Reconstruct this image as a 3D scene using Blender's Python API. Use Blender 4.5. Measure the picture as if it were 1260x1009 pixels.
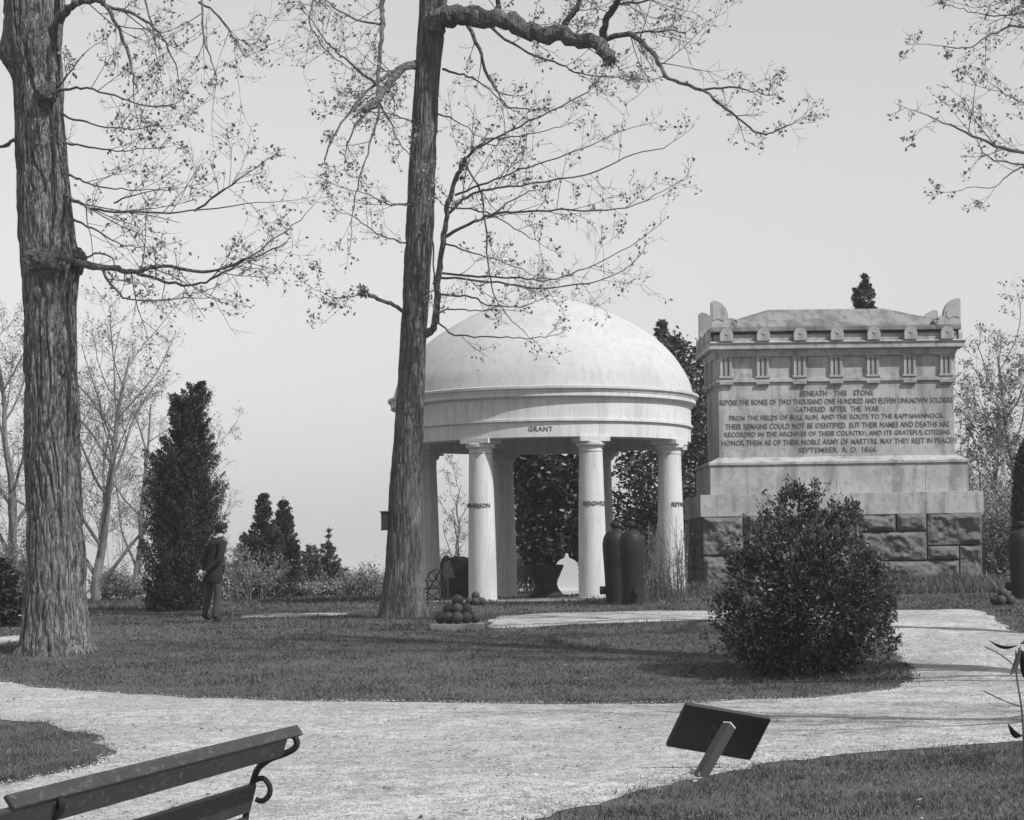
import bpy, bmesh, math, random
import numpy as np
from mathutils import Vector, Matrix
from mathutils.geometry import delaunay_2d_cdt
R = math.radians
random.seed(7)
rng = np.random.default_rng(7)
for o in list(bpy.data.objects): bpy.data.objects.remove(o)
scene = bpy.context.scene
COL = scene.collection

# ------------------------------------------------------------------ camera
FPX, HX, HY, CAMZ, ROLL = 2600.0, 630.0, 705.0, 1.5, R(0.9)
cd = bpy.data.cameras.new('camera'); cam = bpy.data.objects.new('camera', cd); COL.objects.link(cam)
cam.location = (0, 0, CAMZ); cam.rotation_euler = (R(90), ROLL, 0)
cd.sensor_fit = 'HORIZONTAL'; cd.sensor_width = 36; cd.lens = FPX / 1260 * 36
cd.shift_y = (HY - 504.5) / 1260; cd.clip_start = 0.1; cd.clip_end = 6000
scene.camera = cam
# ------------------------------------------------------------------ sky, sun, exposure
SUN_EL, SUN_PHI = R(48), R(54)          # PHI: degrees to the right of straight behind the camera
sd = Vector((math.sin(SUN_PHI) * math.cos(SUN_EL), -math.cos(SUN_PHI) * math.cos(SUN_EL), math.sin(SUN_EL)))
w = bpy.data.worlds.new('World'); scene.world = w; w.use_nodes = True
nt = w.node_tree; nt.nodes.clear()
sky = nt.nodes.new('ShaderNodeTexSky'); sky.sky_type = 'NISHITA'; sky.sun_disc = False
sky.sun_elevation = SUN_EL; sky.sun_rotation = math.atan2(sd.x, sd.y)
sky.air_density = 1.4; sky.dust_density = 0.0; sky.ozone_density = 1.0
sep = nt.nodes.new('ShaderNodeSeparateColor'); bg = nt.nodes.new('ShaderNodeBackground'); out = nt.nodes.new('ShaderNodeOutputWorld')
bg.inputs['Strength'].default_value = 0.12   # blue channel only: the plate was sensitive to blue light
nt.links.new(sky.outputs[0], sep.inputs[0]); nt.links.new(sep.outputs['Blue'], bg.inputs['Color']); nt.links.new(bg.outputs[0], out.inputs['Surface'])
sl = bpy.data.lights.new('sun', 'SUN'); sl.energy = 4.8; sl.angle = R(0.53); sl.color = (1, 1, 1)
so = bpy.data.objects.new('sun', sl); COL.objects.link(so); so.rotation_euler = sd.to_track_quat('Z', 'Y').to_euler()
vs = scene.view_settings; vs.view_transform = 'Standard'; vs.look = 'None'; vs.gamma = 1; vs.exposure = 0.0
scene.render.engine = 'CYCLES'
scene.render.resolution_x, scene.render.resolution_y = 1024, 820

# ------------------------------------------------------------------ helpers
def unroll(px, py):
    dx, dy = px - HX, py - HY
    c, s = math.cos(ROLL), math.sin(ROLL)
    return dx * c - dy * s, dx * s + dy * c
def W(px, py, d):
    x, y = unroll(px, py)
    return Vector((x * d / FPX, d, CAMZ - y * d / FPX))

def hash3(ix, iy, iz, seed=0):
    h = (ix.astype(np.int64) * 374761393 + iy.astype(np.int64) * 668265263 + iz.astype(np.int64) * 1274126177 + seed * 362437) & 0xffffffff
    h = ((h ^ (h >> 13)) * 1274126177) & 0xffffffff
    h = h ^ (h >> 16)
    return (h & 0xffff) / 65535.0
def vnoise(x, y, z=0.0, seed=0):
    x, y, z = np.broadcast_arrays(np.asarray(x, float), np.asarray(y, float), np.asarray(z, float))
    fx, fy, fz = np.floor(x), np.floor(y), np.floor(z)
    tx, ty, tz = x - fx, y - fy, z - fz
    tx, ty, tz = [t * t * (3 - 2 * t) for t in (tx, ty, tz)]
    r = 0
    for a in (0, 1):
        for b in (0, 1):
            for c in (0, 1):
                wgt = (tx if a else 1 - tx) * (ty if b else 1 - ty) * (tz if c else 1 - tz)
                r = r + wgt * hash3(fx + a, fy + b, fz + c, seed)
    return r * 2 - 1

def tz(x, y):      # the terrain
    x = np.asarray(x, float); y = np.asarray(y, float)
    ys = [-200, 22, 24.5, 27, 31, 34, 37, 40, 46, 50, 62, 75, 95, 140, 300, 5000]
    zs = [0, 0, .01, .12, .43, .61, .69, .73, .85, .87, .87, .80, -1.6, -9, -34, -34]
    z = sum(np.interp(y + o, ys, zs) for o in (-1.2, -.6, 0, .6, 1.2)) / 5
    z = z + .33 * np.exp(-(((x - 7.75) / 5.0) ** 4) - ((y - 51.6) / 4.4) ** 4)
    z = z + .03 * vnoise(x * .35, y * .35, 0, 3) * (np.abs(y - 50) < 400)
    return z
def tzf(x, y): return float(tz(x, y))
def G(px, py):     # point of the terrain seen at a photograph pixel
    d = 5.0
    while d < 90:
        p = W(px, py, d)
        if p.z <= tzf(p.x, p.y): break
        d += .05
    return p

def prop(o, label=None, cat=None, group=None, kind=None):
    if label: o['label'] = label
    if cat: o['category'] = cat
    if group: o['group'] = group
    if kind: o['kind'] = kind
    return o
def obj(name, me, mat=None, parent=None, smooth=False):
    o = bpy.data.objects.new(name, me); COL.objects.link(o)
    if mat is not None and len(me.materials) == 0: me.materials.append(mat)
    if parent is not None: o.parent = parent
    if smooth and len(me.polygons): me.polygons.foreach_set('use_smooth', [True] * len(me.polygons))
    return o
def empty(name, loc=(0, 0, 0), rz=0):
    o = bpy.data.objects.new(name, None); COL.objects.link(o)
    o.location = loc; o.rotation_euler = (0, 0, rz); o.empty_display_size = .2
    return o
def npmesh(name, V, F, tone=None):
    """V (n,3); F (m,k) all faces with k corners"""
    me = bpy.data.meshes.new(name)
    V = np.asarray(V, np.float32); F = np.asarray(F, np.int32)
    me.vertices.add(len(V)); me.vertices.foreach_set('co', V.ravel())
    k = F.shape[1]
    me.loops.add(F.size); me.loops.foreach_set('vertex_index', F.ravel())
    me.polygons.add(len(F)); me.polygons.foreach_set('loop_start', np.arange(0, F.size, k, dtype=np.int32))
    me.update(calc_edges=True)
    if tone is not None:
        a = me.attributes.new('tone', 'FLOAT', 'POINT'); a.data.foreach_set('value', np.asarray(tone, np.float32))
    return me
class MB:          # collects mixed faces
    def __init__(s): s.v = []; s.f = []
    def add(s, vs_, fs_):
        b = len(s.v); s.v.extend([tuple(q) for q in vs_]); s.f.extend([tuple(i + b for i in f) for f in fs_])
    def box(s, c, size, rot=None, taper=(1, 1)):
        x, y, z = [q / 2 for q in size]; P = []
        for sz in (-1, 1):
            tx, ty = taper if sz > 0 else (1, 1)
            for sx, sy in ((-1, -1), (1, -1), (1, 1), (-1, 1)):
                p = Vector((sx * x * tx, sy * y * ty, sz * z))
                if rot is not None: p = rot @ p
                P.append(p + Vector(c))
        s.add(P, [(3, 2, 1, 0), (4, 5, 6, 7), (0, 1, 5, 4), (1, 2, 6, 5), (2, 3, 7, 6), (3, 0, 4, 7)])
    def tube(s, pts, radii, sides=6, cap=True, rough=0):
        pts = [Vector(p) for p in pts]; n = len(pts)
        if not hasattr(radii, '__len__'): radii = [radii] * n
        t0 = (pts[1] - pts[0]).normalized()
        ref = Vector((0, 0, 1)) if abs(t0.z) < .9 else Vector((1, 0, 0))
        u = t0.cross(ref).normalized(); b = len(s.v)
        for i, p in enumerate(pts):
            t = (pts[min(i + 1, n - 1)] - pts[max(i - 1, 0)])
            if t.length < 1e-9: t = t0
            t.normalize(); u = (u - t * u.dot(t))
            if u.length < 1e-6: u = t.orthogonal()
            u.normalize(); v = t.cross(u)
            for k in range(sides):
                a = 2 * math.pi * k / sides
                s.v.append(tuple(p + (u * math.cos(a) + v * math.sin(a)) * radii[i] * (1 + (random.uniform(-rough, rough) if rough else 0))))
        for i in range(n - 1):
            for k in range(sides):
                k2 = (k + 1) % sides
                s.f.append((b + i * sides + k, b + i * sides + k2, b + (i + 1) * sides + k2, b + (i + 1) * sides + k))
        if cap:
            s.f.append(tuple(b + k for k in range(sides))[::-1]); s.f.append(tuple(b + (n - 1) * sides + k for k in range(sides)))
    def lathe(s, prof, seg=32, c=(0, 0, 0), cap=True):
        b = len(s.v); n = len(prof)
        for r, z in prof:
            for k in range(seg):
                a = 2 * math.pi * k / seg
                s.v.append((c[0] + r * math.cos(a), c[1] + r * math.sin(a), c[2] + z))
        for i in range(n - 1):
            for k in range(seg):
                k2 = (k + 1) % seg
                s.f.append((b + i * seg + k, b + i * seg + k2, b + (i + 1) * seg + k2, b + (i + 1) * seg + k))
        if cap:
            s.f.append(tuple(b + k for k in range(seg))[::-1]); s.f.append(tuple(b + (n - 1) * seg + k for k in range(seg)))
    def prism(s, poly, y0, y1):     # polygon in x,z pushed along y
        n = len(poly)
        P = [(x, y0, z) for x, z in poly] + [(x, y1, z) for x, z in poly]
        F = [tuple(range(n)), tuple(range(n, 2 * n))[::-1]] + [((i + 1) % n, i, n + i, n + (i + 1) % n) for i in range(n)]
        s.add(P, F)
    def mesh(s, name='m'):
        me = bpy.data.meshes.new(name); me.from_pydata(s.v, [], s.f); me.update(); return me
    def build(s, name, mat, parent=None, smooth=False, fix=True, bevel=0, seg=2):
        me = s.mesh(name)
        if fix or bevel:
            bm = bmesh.new(); bm.from_mesh(me)
            if bevel:
                bmesh.ops.bevel(bm, geom=[e for e in bm.edges if e.is_manifold and e.calc_face_angle(0) > .5], offset=bevel, segments=seg, affect='EDGES', profile=.6)
            if fix: bmesh.ops.recalc_face_normals(bm, faces=bm.faces)
            bm.to_mesh(me); bm.free()
        o = obj(name, me, mat, parent, smooth)
        if smooth: sharp(me)
        return o
def sharp(me, ang=40):
    bm = bmesh.new(); bm.from_mesh(me)
    for e in bm.edges: e.smooth = e.is_manifold and e.calc_face_angle(0) < R(ang)
    bm.to_mesh(me); bm.free()

# ------------------------------------------------------------------ materials (a black and white world)
def material(name, base, rough=.9, noise=(), bump=(), tone=0.0, spec=.3, coord='Object', translucent=0.0):
    """noise: list of (scale xyz, amount, detail, lo, hi, value): mixes towards value; bump: (scale xyz, strength, distance)"""
    m = bpy.data.materials.new(name); m.use_nodes = True; n = m.node_tree; N = n.nodes; L = n.links
    b = N['Principled BSDF']; b.inputs['Roughness'].default_value = rough; b.inputs['Specular IOR Level'].default_value = spec
    tc = N.new('ShaderNodeTexCoord')
    val = N.new('ShaderNodeValue'); val.outputs[0].default_value = base; cur = val.outputs[0]
    for (sc, amt, det, lo, hi, tgt) in noise:
        mp = N.new('ShaderNodeMapping'); mp.inputs['Scale'].default_value = sc if hasattr(sc, '__len__') else (sc,) * 3
        tx = N.new('ShaderNodeTexNoise'); tx.inputs['Detail'].default_value = det; tx.inputs['Scale'].default_value = 1.0; tx.inputs['Roughness'].default_value = .62
        mr = N.new('ShaderNodeMapRange'); mr.inputs[1].default_value = lo; mr.inputs[2].default_value = hi; mr.inputs[3].default_value = 0; mr.inputs[4].default_value = amt
        L.new(tc.outputs[coord], mp.inputs[0]); L.new(mp.outputs[0], tx.inputs['Vector']); L.new(tx.outputs['Fac'], mr.inputs[0])
        mx = N.new('ShaderNodeMix'); mx.data_type = 'FLOAT'
        L.new(mr.outputs[0], mx.inputs[0]); L.new(cur, mx.inputs[2]); mx.inputs[3].default_value = tgt
        cur = mx.outputs[0]
    if tone:
        at = N.new('ShaderNodeAttribute'); at.attribute_name = 'tone'
        mu = N.new('ShaderNodeMath'); mu.operation = 'MULTIPLY_ADD'; mu.inputs[1].default_value = tone; mu.inputs[2].default_value = 1 - tone * .5
        L.new(at.outputs['Fac'], mu.inputs[0])
        m2 = N.new('ShaderNodeMath'); m2.operation = 'MULTIPLY'; L.new(cur, m2.inputs[0]); L.new(mu.outputs[0], m2.inputs[1]); cur = m2.outputs[0]
    L.new(cur, b.inputs['Base Color'])
    prev = None
    for (sc, st, dist, det) in bump:
        mp = N.new('ShaderNodeMapping'); mp.inputs['Scale'].default_value = sc if hasattr(sc, '__len__') else (sc,) * 3
        tx = N.new('ShaderNodeTexNoise'); tx.inputs['Detail'].default_value = det; tx.inputs['Scale'].default_value = 1.0
        bp = N.new('ShaderNodeBump'); bp.inputs['Strength'].default_value = st; bp.inputs['Distance'].default_value = dist
        L.new(tc.outputs[coord], mp.inputs[0]); L.new(mp.outputs[0], tx.inputs['Vector']); L.new(tx.outputs['Fac'], bp.inputs['Height'])
        if prev: L.new(prev, bp.inputs['Normal'])
        prev = bp.outputs[0]
    if prev: L.new(prev, b.inputs['Normal'])
    if translucent:
        tr = N.new('ShaderNodeBsdfTranslucent'); L.new(cur, tr.inputs['Color'])
        ms = N.new('ShaderNodeMixShader'); ms.inputs[0].default_value = translucent
        L.new(b.outputs[0], ms.inputs[1]); L.new(tr.outputs[0], ms.inputs[2]); L.new(ms.outputs[0], N['Material Output'].inputs['Surface'])
    return m
M = {}
M['soil'] = material('turf soil', .085, .95, [(1.3, .6, 5, .42, .62, .07), (14, .6, 6, .45, .65, .14), (60, .7, 3, .5, .65, .05)], [(40, .8, .03, 5)])
M['grass'] = material('grass blades', .105, .8, [(.35, .8, 4, .44, .58, .055), (1.6, .75, 5, .48, .6, .16), (5, .5, 4, .5, .62, .06)], tone=1.2, spec=.25, translucent=.25)
M['gravel'] = material('gravel', .58, .95, [(.4, .7, 5, .44, .6, .36), (1.3, .75, 6, .48, .58, .32), (3.4, .7, 6, .5, .6, .3), (7, .65, 6, .52, .62, .25), (11, .55, 4, .5, .6, .62), (30, .8, 5, .53, .62, .2)], [(60, 1, .03, 5), (9, .8, .06, 5)])
M['pebble'] = material('pebbles', .30, .9, tone=1.0)
M['litter'] = material('fallen leaf', .10, .9, tone=1.0)
M['stucco'] = material('white stucco', .58, .85, [(1.1, .4, 6, .48, .66, .42), ((5, 5, .5), .4, 6, .5, .64, .34), ((16, 16, 1.2), .3, 5, .54, .66, .2), (38, .35, 4, .52, .66, .3)], [(30, .25, .01, 5)])
M['dome'] = material('dome stucco', .47, .85, [(.9, .4, 6, .46, .66, .34), (5, .3, 6, .5, .64, .34), ((9, 9, .7), .35, 5, .5, .66, .3), (40, .3, 3, .48, .7, .34)], [(25, .3, .012, 5)])
M['granite'] = material('grey granite', .40, .8, [(.8, .6, 5, .45, .62, .25), ((3.2, 3.2, .3), .7, 6, .5, .62, .16), (2.4, .5, 6, .52, .62, .48), (9, .4, 6, .54, .64, .13), (120, .35, 2, .45, .65, .18)], [(60, .2, .008, 3)])
M['granite_lid'] = material('weathered granite', .23, .85, [(1.4, .75, 5, .46, .58, .10), ((6, 2, .8), .6, 5, .5, .62, .07), (110, .3, 2, .45, .65, .2)], [(50, .25, .01, 3)])
M['rock'] = material('rock faced stone', .13, .9, [(1.2, .6, 5, .45, .62, .075), (5, .55, 6, .5, .66, .22), (70, .4, 3, .45, .65, .12)], [(12, .7, .04, 6), (70, .4, .01, 3)])
M['letter'] = material('dark cut letters', .07, .9, [(5, .8, 5, .45, .62, .17), (30, .5, 3, .5, .62, .2)])
M['bark'] = material('furrowed bark', .25, .95, [((14, 14, 1.2), .75, 6, .48, .56, .09), ((38, 38, 3.2), .85, 5, .5, .56, .06), ((30, 30, 4.5), .65, 5, .53, .6, .42), (1.1, .5, 4, .5, .62, .1)], [((22, 22, 2.0), 1, .12, 6), ((60, 60, 9), 1, .05, 4)])
M['bark2'] = material('dark bark', .16, .95, [((16, 16, 1.4), .7, 6, .48, .57, .05), ((42, 42, 3), .6, 5, .5, .58, .04), ((34, 34, 4), .5, 5, .53, .62, .28), (.8, .4, 4, .5, .66, .06)], [((26, 26, 2.2), 1, .07, 6), ((70, 70, 10), .7, .025, 4)])
M['twig'] = material('twig bark', .11, .9, [(8, .5, 3, .45, .65, .07)])
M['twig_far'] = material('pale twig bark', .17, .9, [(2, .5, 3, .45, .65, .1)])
M['bud'] = material('young leaves', .20, .7, tone=1.0, translucent=.3)
M['cedar'] = material('cedar needles', .06, .85, [(1.5, .5, 4, .48, .6, .04)], tone=.9, spec=.2)
M['cedar_far'] = material('far cedar needles', .10, .85, tone=1.2, spec=.2)
M['magnolia'] = material('glossy leaves', .048, .5, tone=1.3, spec=.5)
M['holly'] = material('dark broad leaves', .04, .42, tone=1.2, spec=.4)
M['scrub'] = material('scrub leaves', .23, .85, tone=1.2, translucent=.25)
M['iron'] = material('old iron', .018, .55, [(3, .5, 5, .45, .65, .036), (30, .4, 4, .5, .65, .015)], [(40, .25, .006, 4)], spec=.2)
M['ball'] = material('iron shot', .05, .65, [(6, .6, 5, .45, .65, .028)], [(30, .5, .01, 4)], spec=.3)
M['paint'] = material('dark bench paint', .03, .55, [((6, 6, 30), .6, 5, .45, .65, .05), ((22, 22, 60), .5, 5, .56, .66, .13)], [((3, 3, 60), .25, .003, 3)], spec=.45)
M['wood'] = material('weathered board', .034, .75, [((3, 30, 30), .6, 5, .45, .65, .02), (14, .5, 5, .58, .68, .1)], [((50, 4, 4), .3, .004, 4)])
M['post'] = material('weathered post', .045, .85, [((20, 20, 2), .6, 5, .45, .65, .03)], [((40, 40, 3), .4, .005, 4)])
M['post_end'] = material('sunlit cut wood', .6, .8, [(20, .4, 3, .45, .65, .45)])  # sunlight on the cut end is put into this pale tone
M['marble'] = material('white marble', .6, .7, [(3, .3, 4, .5, .7, .5)])
M['slab'] = material('slab stone', .24, .9, [(6, .5, 5, .45, .65, .15)])
M['boulder'] = material('dark boulder', .05, .9, [(3, .6, 5, .45, .62, .03), (14, .5, 5, .5, .65, .085)], [(10, .7, .04, 6)])
M['loose'] = material('loose tree leaves', .085, .6, tone=1.2, spec=.3, translucent=.25)
M['dry'] = material('dry stems', .22, .9, tone=1.0)
M['cloth_dark'] = material('dark wool', .018, .95, [(30, .4, 3, .45, .65, .026)])
M['cloth_mid'] = material('trousers cloth', .055, .95, [(30, .4, 3, .45, .65, .04)])
M['skin'] = material('skin', .32, .6)
M['linen'] = material('pale linen', .5, .9)
M['basket'] = material('wicker', .035, .9, [(40, .6, 3, .45, .6, .02)], [(60, .8, .01, 3)])
M['fern'] = material('sapling leaf', .06, .5, tone=.8, spec=.4, translucent=.2)
M['nest'] = material('dead wood', .09, .95, [(20, .5, 4, .45, .6, .05)], [(20, .8, .03, 5)])

# ------------------------------------------------------------------ ground and paths
def terrain():
    xs = np.concatenate([[-3000, -900, -300, -120, -60], np.arange(-30, 30.1, .3), [60, 120, 300, 900, 3000]])
    ys = np.concatenate([[-900, -200, -60, -20, 0], np.arange(4, 80.1, .3), np.arange(82, 150, 3), [170, 210, 260, 300, 400, 700, 1500, 4900]])
    X, Y = np.meshgrid(xs, ys); Z = tz(X, Y)
    V = np.stack([X, Y, Z], -1).reshape(-1, 3); nx, ny = len(xs), len(ys)
    i = np.arange(nx - 1)[None, :] + nx * np.arange(ny - 1)[:, None]
    F = np.stack([i, i + 1, i + nx + 1, i + nx], -1).reshape(-1, 4)
    o = obj('lawn_ground', npmesh('lawn_ground', V, F), M['soil'], smooth=True)
    prop(o, 'short turf ground of the lawn bank and plateau', 'ground', kind='structure')
terrain()
def wobble(P, amp, step=.25):
    out = []
    for i in range(len(P)):
        a, b = P[i], P[(i + 1) % len(P)]; L = (b - a).length; n = max(1, int(L / step)); nr = Vector((-(b - a).y, (b - a).x)).normalized() if L > 1e-6 else Vector((0, 0))
        for k in range(n):
            q = a + (b - a) * k / n
            out.append(q + nr * amp * float(.6 * vnoise(q.x * 2.3, q.y * 2.3, 0, 5) + .5 * vnoise(q.x * 7, q.y * 7, 0, 6)))
    return out
def pix(poly): return [Vector(G(*p)[:2]) for p in poly]
main_px = [(-160, 836), (0, 840), (60, 848), (140, 853), (220, 858), (300, 861), (420, 864), (560, 866), (700, 867), (800, 867), (860, 865),
           (920, 861), (1000, 859), (1060, 853), (1108, 846), (1128, 836), (1119, 822), (1104, 805), (1085, 788), (1040, 772), (960, 765), (880, 763), (790, 766), (700, 769), (640, 773), (604, 773),
           (600, 766), (615, 758), (680, 755), (760, 753), (880, 752), (1000, 752), (1100, 752), (1190, 750), (1212, 754), (1225, 762), (1246, 776), (1300, 786), (1420, 792)]
main_w = pix(main_px) + [Vector((14, 28)), Vector((14, 19.5))]
main_w += pix([(1380, 904), (1260, 912), (1160, 919), (1060, 926), (980, 936), (900, 950), (820, 967), (740, 986), (660, 1010)])
main_w += [Vector((-.3, 11.5)), Vector((-.8, 5)), Vector((-9, 5)), Vector((-9, 11))]
main_w += pix([(-60, 978), (40, 962), (112, 945), (138, 926), (120, 906), (60, 891), (0, 885), (-160, 880)])
PATHS = [wobble(main_w, .11, .12)]
PATHS.append(wobble(pix([(296, 760.5), (360, 759.5), (428, 757), (428, 754.5), (360, 755.5), (296, 757)]), .05))
PATHS.append(wobble(pix([(-160, 796), (0, 793), (34, 787), (34, 782), (0, 784), (-160, 788)]), .05))
def inpoly(x, y, P):
    P = np.array([tuple(p) for p in P]); r = np.zeros(x.shape, bool); j = len(P) - 1
    for i in range(len(P)):
        xi, yi, xj, yj = P[i, 0], P[i, 1], P[j, 0], P[j, 1]
        if yi != yj: r ^= ((yi > y) != (yj > y)) & (x < (xj - xi) * (y - yi) / (yj - yi) + xi)
        j = i
    return r
def onpath(x, y):
    r = np.zeros(x.shape, bool)
    for P in PATHS: r |= inpoly(x, y, P)
    return r
for pi, P in enumerate(PATHS):
    A = np.array([tuple(p) for p in P]); lo, hi = A.min(0), A.max(0)
    gx, gy = np.meshgrid(np.arange(lo[0], hi[0], .2), np.arange(lo[1], hi[1], .2)); gx, gy = gx.ravel() + .01, gy.ravel() + .013
    k = inpoly(gx, gy, P)
    V = P + [Vector((a, b)) for a, b in zip(gx[k], gy[k])]
    n = len(P)
    vo, eo, fo, *_ = delaunay_2d_cdt(V, [], [list(range(n))], 1, 1e-4)
    a = np.array([tuple(v) for v in vo]); dist = np.full(len(a), 9.0)
    for c0 in range(0, len(A), 200): dist = np.minimum(dist, np.sqrt(((a[:, None, :] - A[None, c0:c0 + 200, :]) ** 2).sum(-1)).min(1))
    rl = np.clip(dist / .5, 0, 1); z = tz(a[:, 0], a[:, 1]) + .005 + .009 * rl + rl * (.010 * (1 + vnoise(a[:, 0] * 1.9, a[:, 1] * 1.9, 0, 71)) + .006 * (1 + vnoise(a[:, 0] * 4.7, a[:, 1] * 4.7, 0, 72)))
    me = bpy.data.meshes.new('gravel_path'); me.from_pydata(np.column_stack([a, z]).tolist(), [], [tuple(f) for f in fo]); me.update()
    bm = bmesh.new(); bm.from_mesh(me)
    for f in bm.faces:
        if f.normal.z < 0: f.normal_flip()
    bm.to_mesh(me); bm.free()
    o = obj('gravel_path', me, M['gravel'], smooth=True)
    prop(o, ['wide pale gravel walk winding round the lawn bank', 'thin pale walk crossing behind the tall cedar', 'short pale walk beside the furrowed oak trunk'][pi], 'path', kind='structure')

def blades(n_per, x0, x1, y0, y1, h, wdt, seed, mask=None, lean=.5):
    g = np.random.default_rng(seed); n = int((x1 - x0) * (y1 - y0) * n_per)
    x = g.uniform(x0, x1, n); y = g.uniform(y0, y1, n)
    ax = np.abs(x / np.maximum(y, 1)) < .27
    k = ax & ~onpath(x + g.normal(0, .09, n), y + g.normal(0, .26, n))
    if mask is not None: k &= mask(x, y)
    x, y = x[k], y[k]; n = len(x)
    clump = vnoise(x * 1.7, y * 1.7, 0, 11) * .5 + vnoise(x * 6, y * 6, 0, 12) * .5
    hh = h * (1 + .75 * clump) * g.uniform(.5, 1.4, n); hh = np.maximum(hh, .012)
    a = g.uniform(0, 2 * np.pi, n); l = g.uniform(0, lean, n) * hh; b = g.uniform(0, 2 * np.pi, n)
    ww = wdt * g.uniform(.6, 1.3, n)
    z = tz(x, y) - .005
    P0 = np.stack([x - np.cos(a) * ww, y - np.sin(a) * ww, z], 1); P1 = np.stack([x + np.cos(a) * ww, y + np.sin(a) * ww, z], 1)
    P2 = np.stack([x + np.cos(b) * l, y + np.sin(b) * l, z + hh], 1)
    V = np.stack([P0, P1, P2], 1).reshape(-1, 3); F = np.arange(3 * n).reshape(-1, 3)
    t = np.repeat(np.clip(g.normal(.5, .28, n) + .22 * vnoise(x * .9, y * .9, 0, 15) + .25 * vnoise(x * 3.1, y * 3.1, 0, 16), 0, 1.2), 3)
    return V, F, t
def merge(parts):
    Vs, Fs, Ts, b = [], [], [], 0
    for V, F, t in parts:
        Vs.append(V); Fs.append(F + b); Ts.append(t); b += len(V)
    return np.concatenate(Vs), np.concatenate(Fs), np.concatenate(Ts)
V, F, t = merge([blades(1500, -6, 6, 10.5, 22.2, .032, .005, 1, None, 1.2), blades(700, -10, 10, 22.2, 33, .034, .008, 2, None, 1.2), blades(260, -14, 14, 33, 46, .04, .012, 3, None, 1.0), blades(70, -20, 20, 46, 78, .06, .02, 4)])
prop(obj('lawn_grass', npmesh('lawn_grass', V, F, t), M['grass']), 'short mown grass covering the lawn bank', 'grass', kind='stuff')
def near(cx, cy, rx, ry): return lambda x, y: ((x - cx) / rx) ** 2 + ((y - cy) / ry) ** 2 < 1
mon_mask = lambda x, y: (y > 46.2) & (y < 50.1) & (x > 3.2) & (x < 12.5) & (vnoise(x * 1.2, y * 1.2, 0, 30) > -.45)
V, F, t = merge([blades(330, 3, 12.6, 46.0, 50.1, .15, .014, 21, mon_mask, 1.1), blades(420, 1.6, 4.6, 44, 47.6, .09, .012, 22, None, 1.0), blades(240, -1.2, 3, 45.3, 46.9, .07, .012, 23, None, .8),
                 blades(300, -3.5, 6, 26.2, 28.4, .05, .012, 24, lambda x, y: x > 2.3, .8)])
prop(obj('rough_grass', npmesh('rough_grass', V, F, t), M['grass']), 'long rough grass round the tomb, guns and temple foot', 'grass', kind='stuff')
def pebbles():
    g = np.random.default_rng(5); n = 60000
    y = g.uniform(11, 30, n); x = g.uniform(-.27, .27, n) * y
    k = onpath(x, y); x, y = x[k], y[k]; n = len(x)
    r = g.uniform(.004, .013, n) * (1 + (g.random(n) < .04) * 1.0)
    base = np.array([[1, 0, 0], [0, 1, 0], [-1, 0, 0], [0, -1, 0], [0, 0, .8]])
    a = g.uniform(0, 6.28, n); c, s = np.cos(a), np.sin(a)
    V = np.zeros((n, 5, 3))
    V[:, :, 0] = (base[:, 0][None] * c[:, None] - base[:, 1][None] * s[:, None] * .7) * r[:, None] + x[:, None]
    V[:, :, 1] = (base[:, 0][None] * s[:, None] + base[:, 1][None] * c[:, None] * .7) * r[:, None] + y[:, None]
    V[:, :, 2] = base[:, 2][None] * r[:, None] + (tz(x, y) + .013 + .010 * (1 + vnoise(x * 1.9, y * 1.9, 0, 71)) + .006 * (1 + vnoise(x * 4.7, y * 4.7, 0, 72)))[:, None]
    q = np.array([[0, 1, 4], [1, 2, 4], [2, 3, 4], [3, 0, 4]])
    F = (np.arange(n) * 5)[:, None, None] + q[None]
    return V.reshape(-1, 3), F.reshape(-1, 3), np.repeat(g.uniform(0, 1, n), 5)
prop(obj('loose_gravel', npmesh('loose_gravel', *pebbles()), M['pebble']), 'loose pebbles strewn over the gravel walk', 'gravel', kind='stuff')
def litter():
    g = np.random.default_rng(6); n = 5200
    y = g.uniform(11, 44, n); x = g.uniform(-.27, .27, n) * y
    p = onpath(x, y); k = ((vnoise(x * .8, y * .8, 0, 8) + .4 * vnoise(x * 3, y * 3, 0, 18) > .12) & p) | (~p & (g.random(n) < .45)); x, y, p = x[k], y[k], p[k]; n = len(x)
    z = tz(x, y) + np.where(p, .048, .05)
    L = g.uniform(.008, .032, n); a = g.uniform(0, 6.28, n); d = np.stack([np.cos(a), np.sin(a), g.uniform(-.2, .3, n)], 1); e = np.stack([-np.sin(a), np.cos(a), g.uniform(-.2, .4, n)], 1)
    C = np.stack([x, y, z], 1)
    V = np.stack([C - d * L[:, None], C + e * L[:, None] * .45, C + d * L[:, None], C - e * L[:, None] * .45], 1).reshape(-1, 3)
    t = np.where(p, g.uniform(0, .6, n), np.where(g.random(n) < .12, 3.2, g.uniform(.3, 1.2, n)))
    return V, np.arange(4 * n).reshape(-1, 4), np.repeat(t, 4)
prop(obj('fallen_leaves', npmesh('fallen_leaves', *litter()), M['litter']), 'small fallen leaves and bits of litter on walk and turf', 'leaf litter', kind='stuff')

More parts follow.
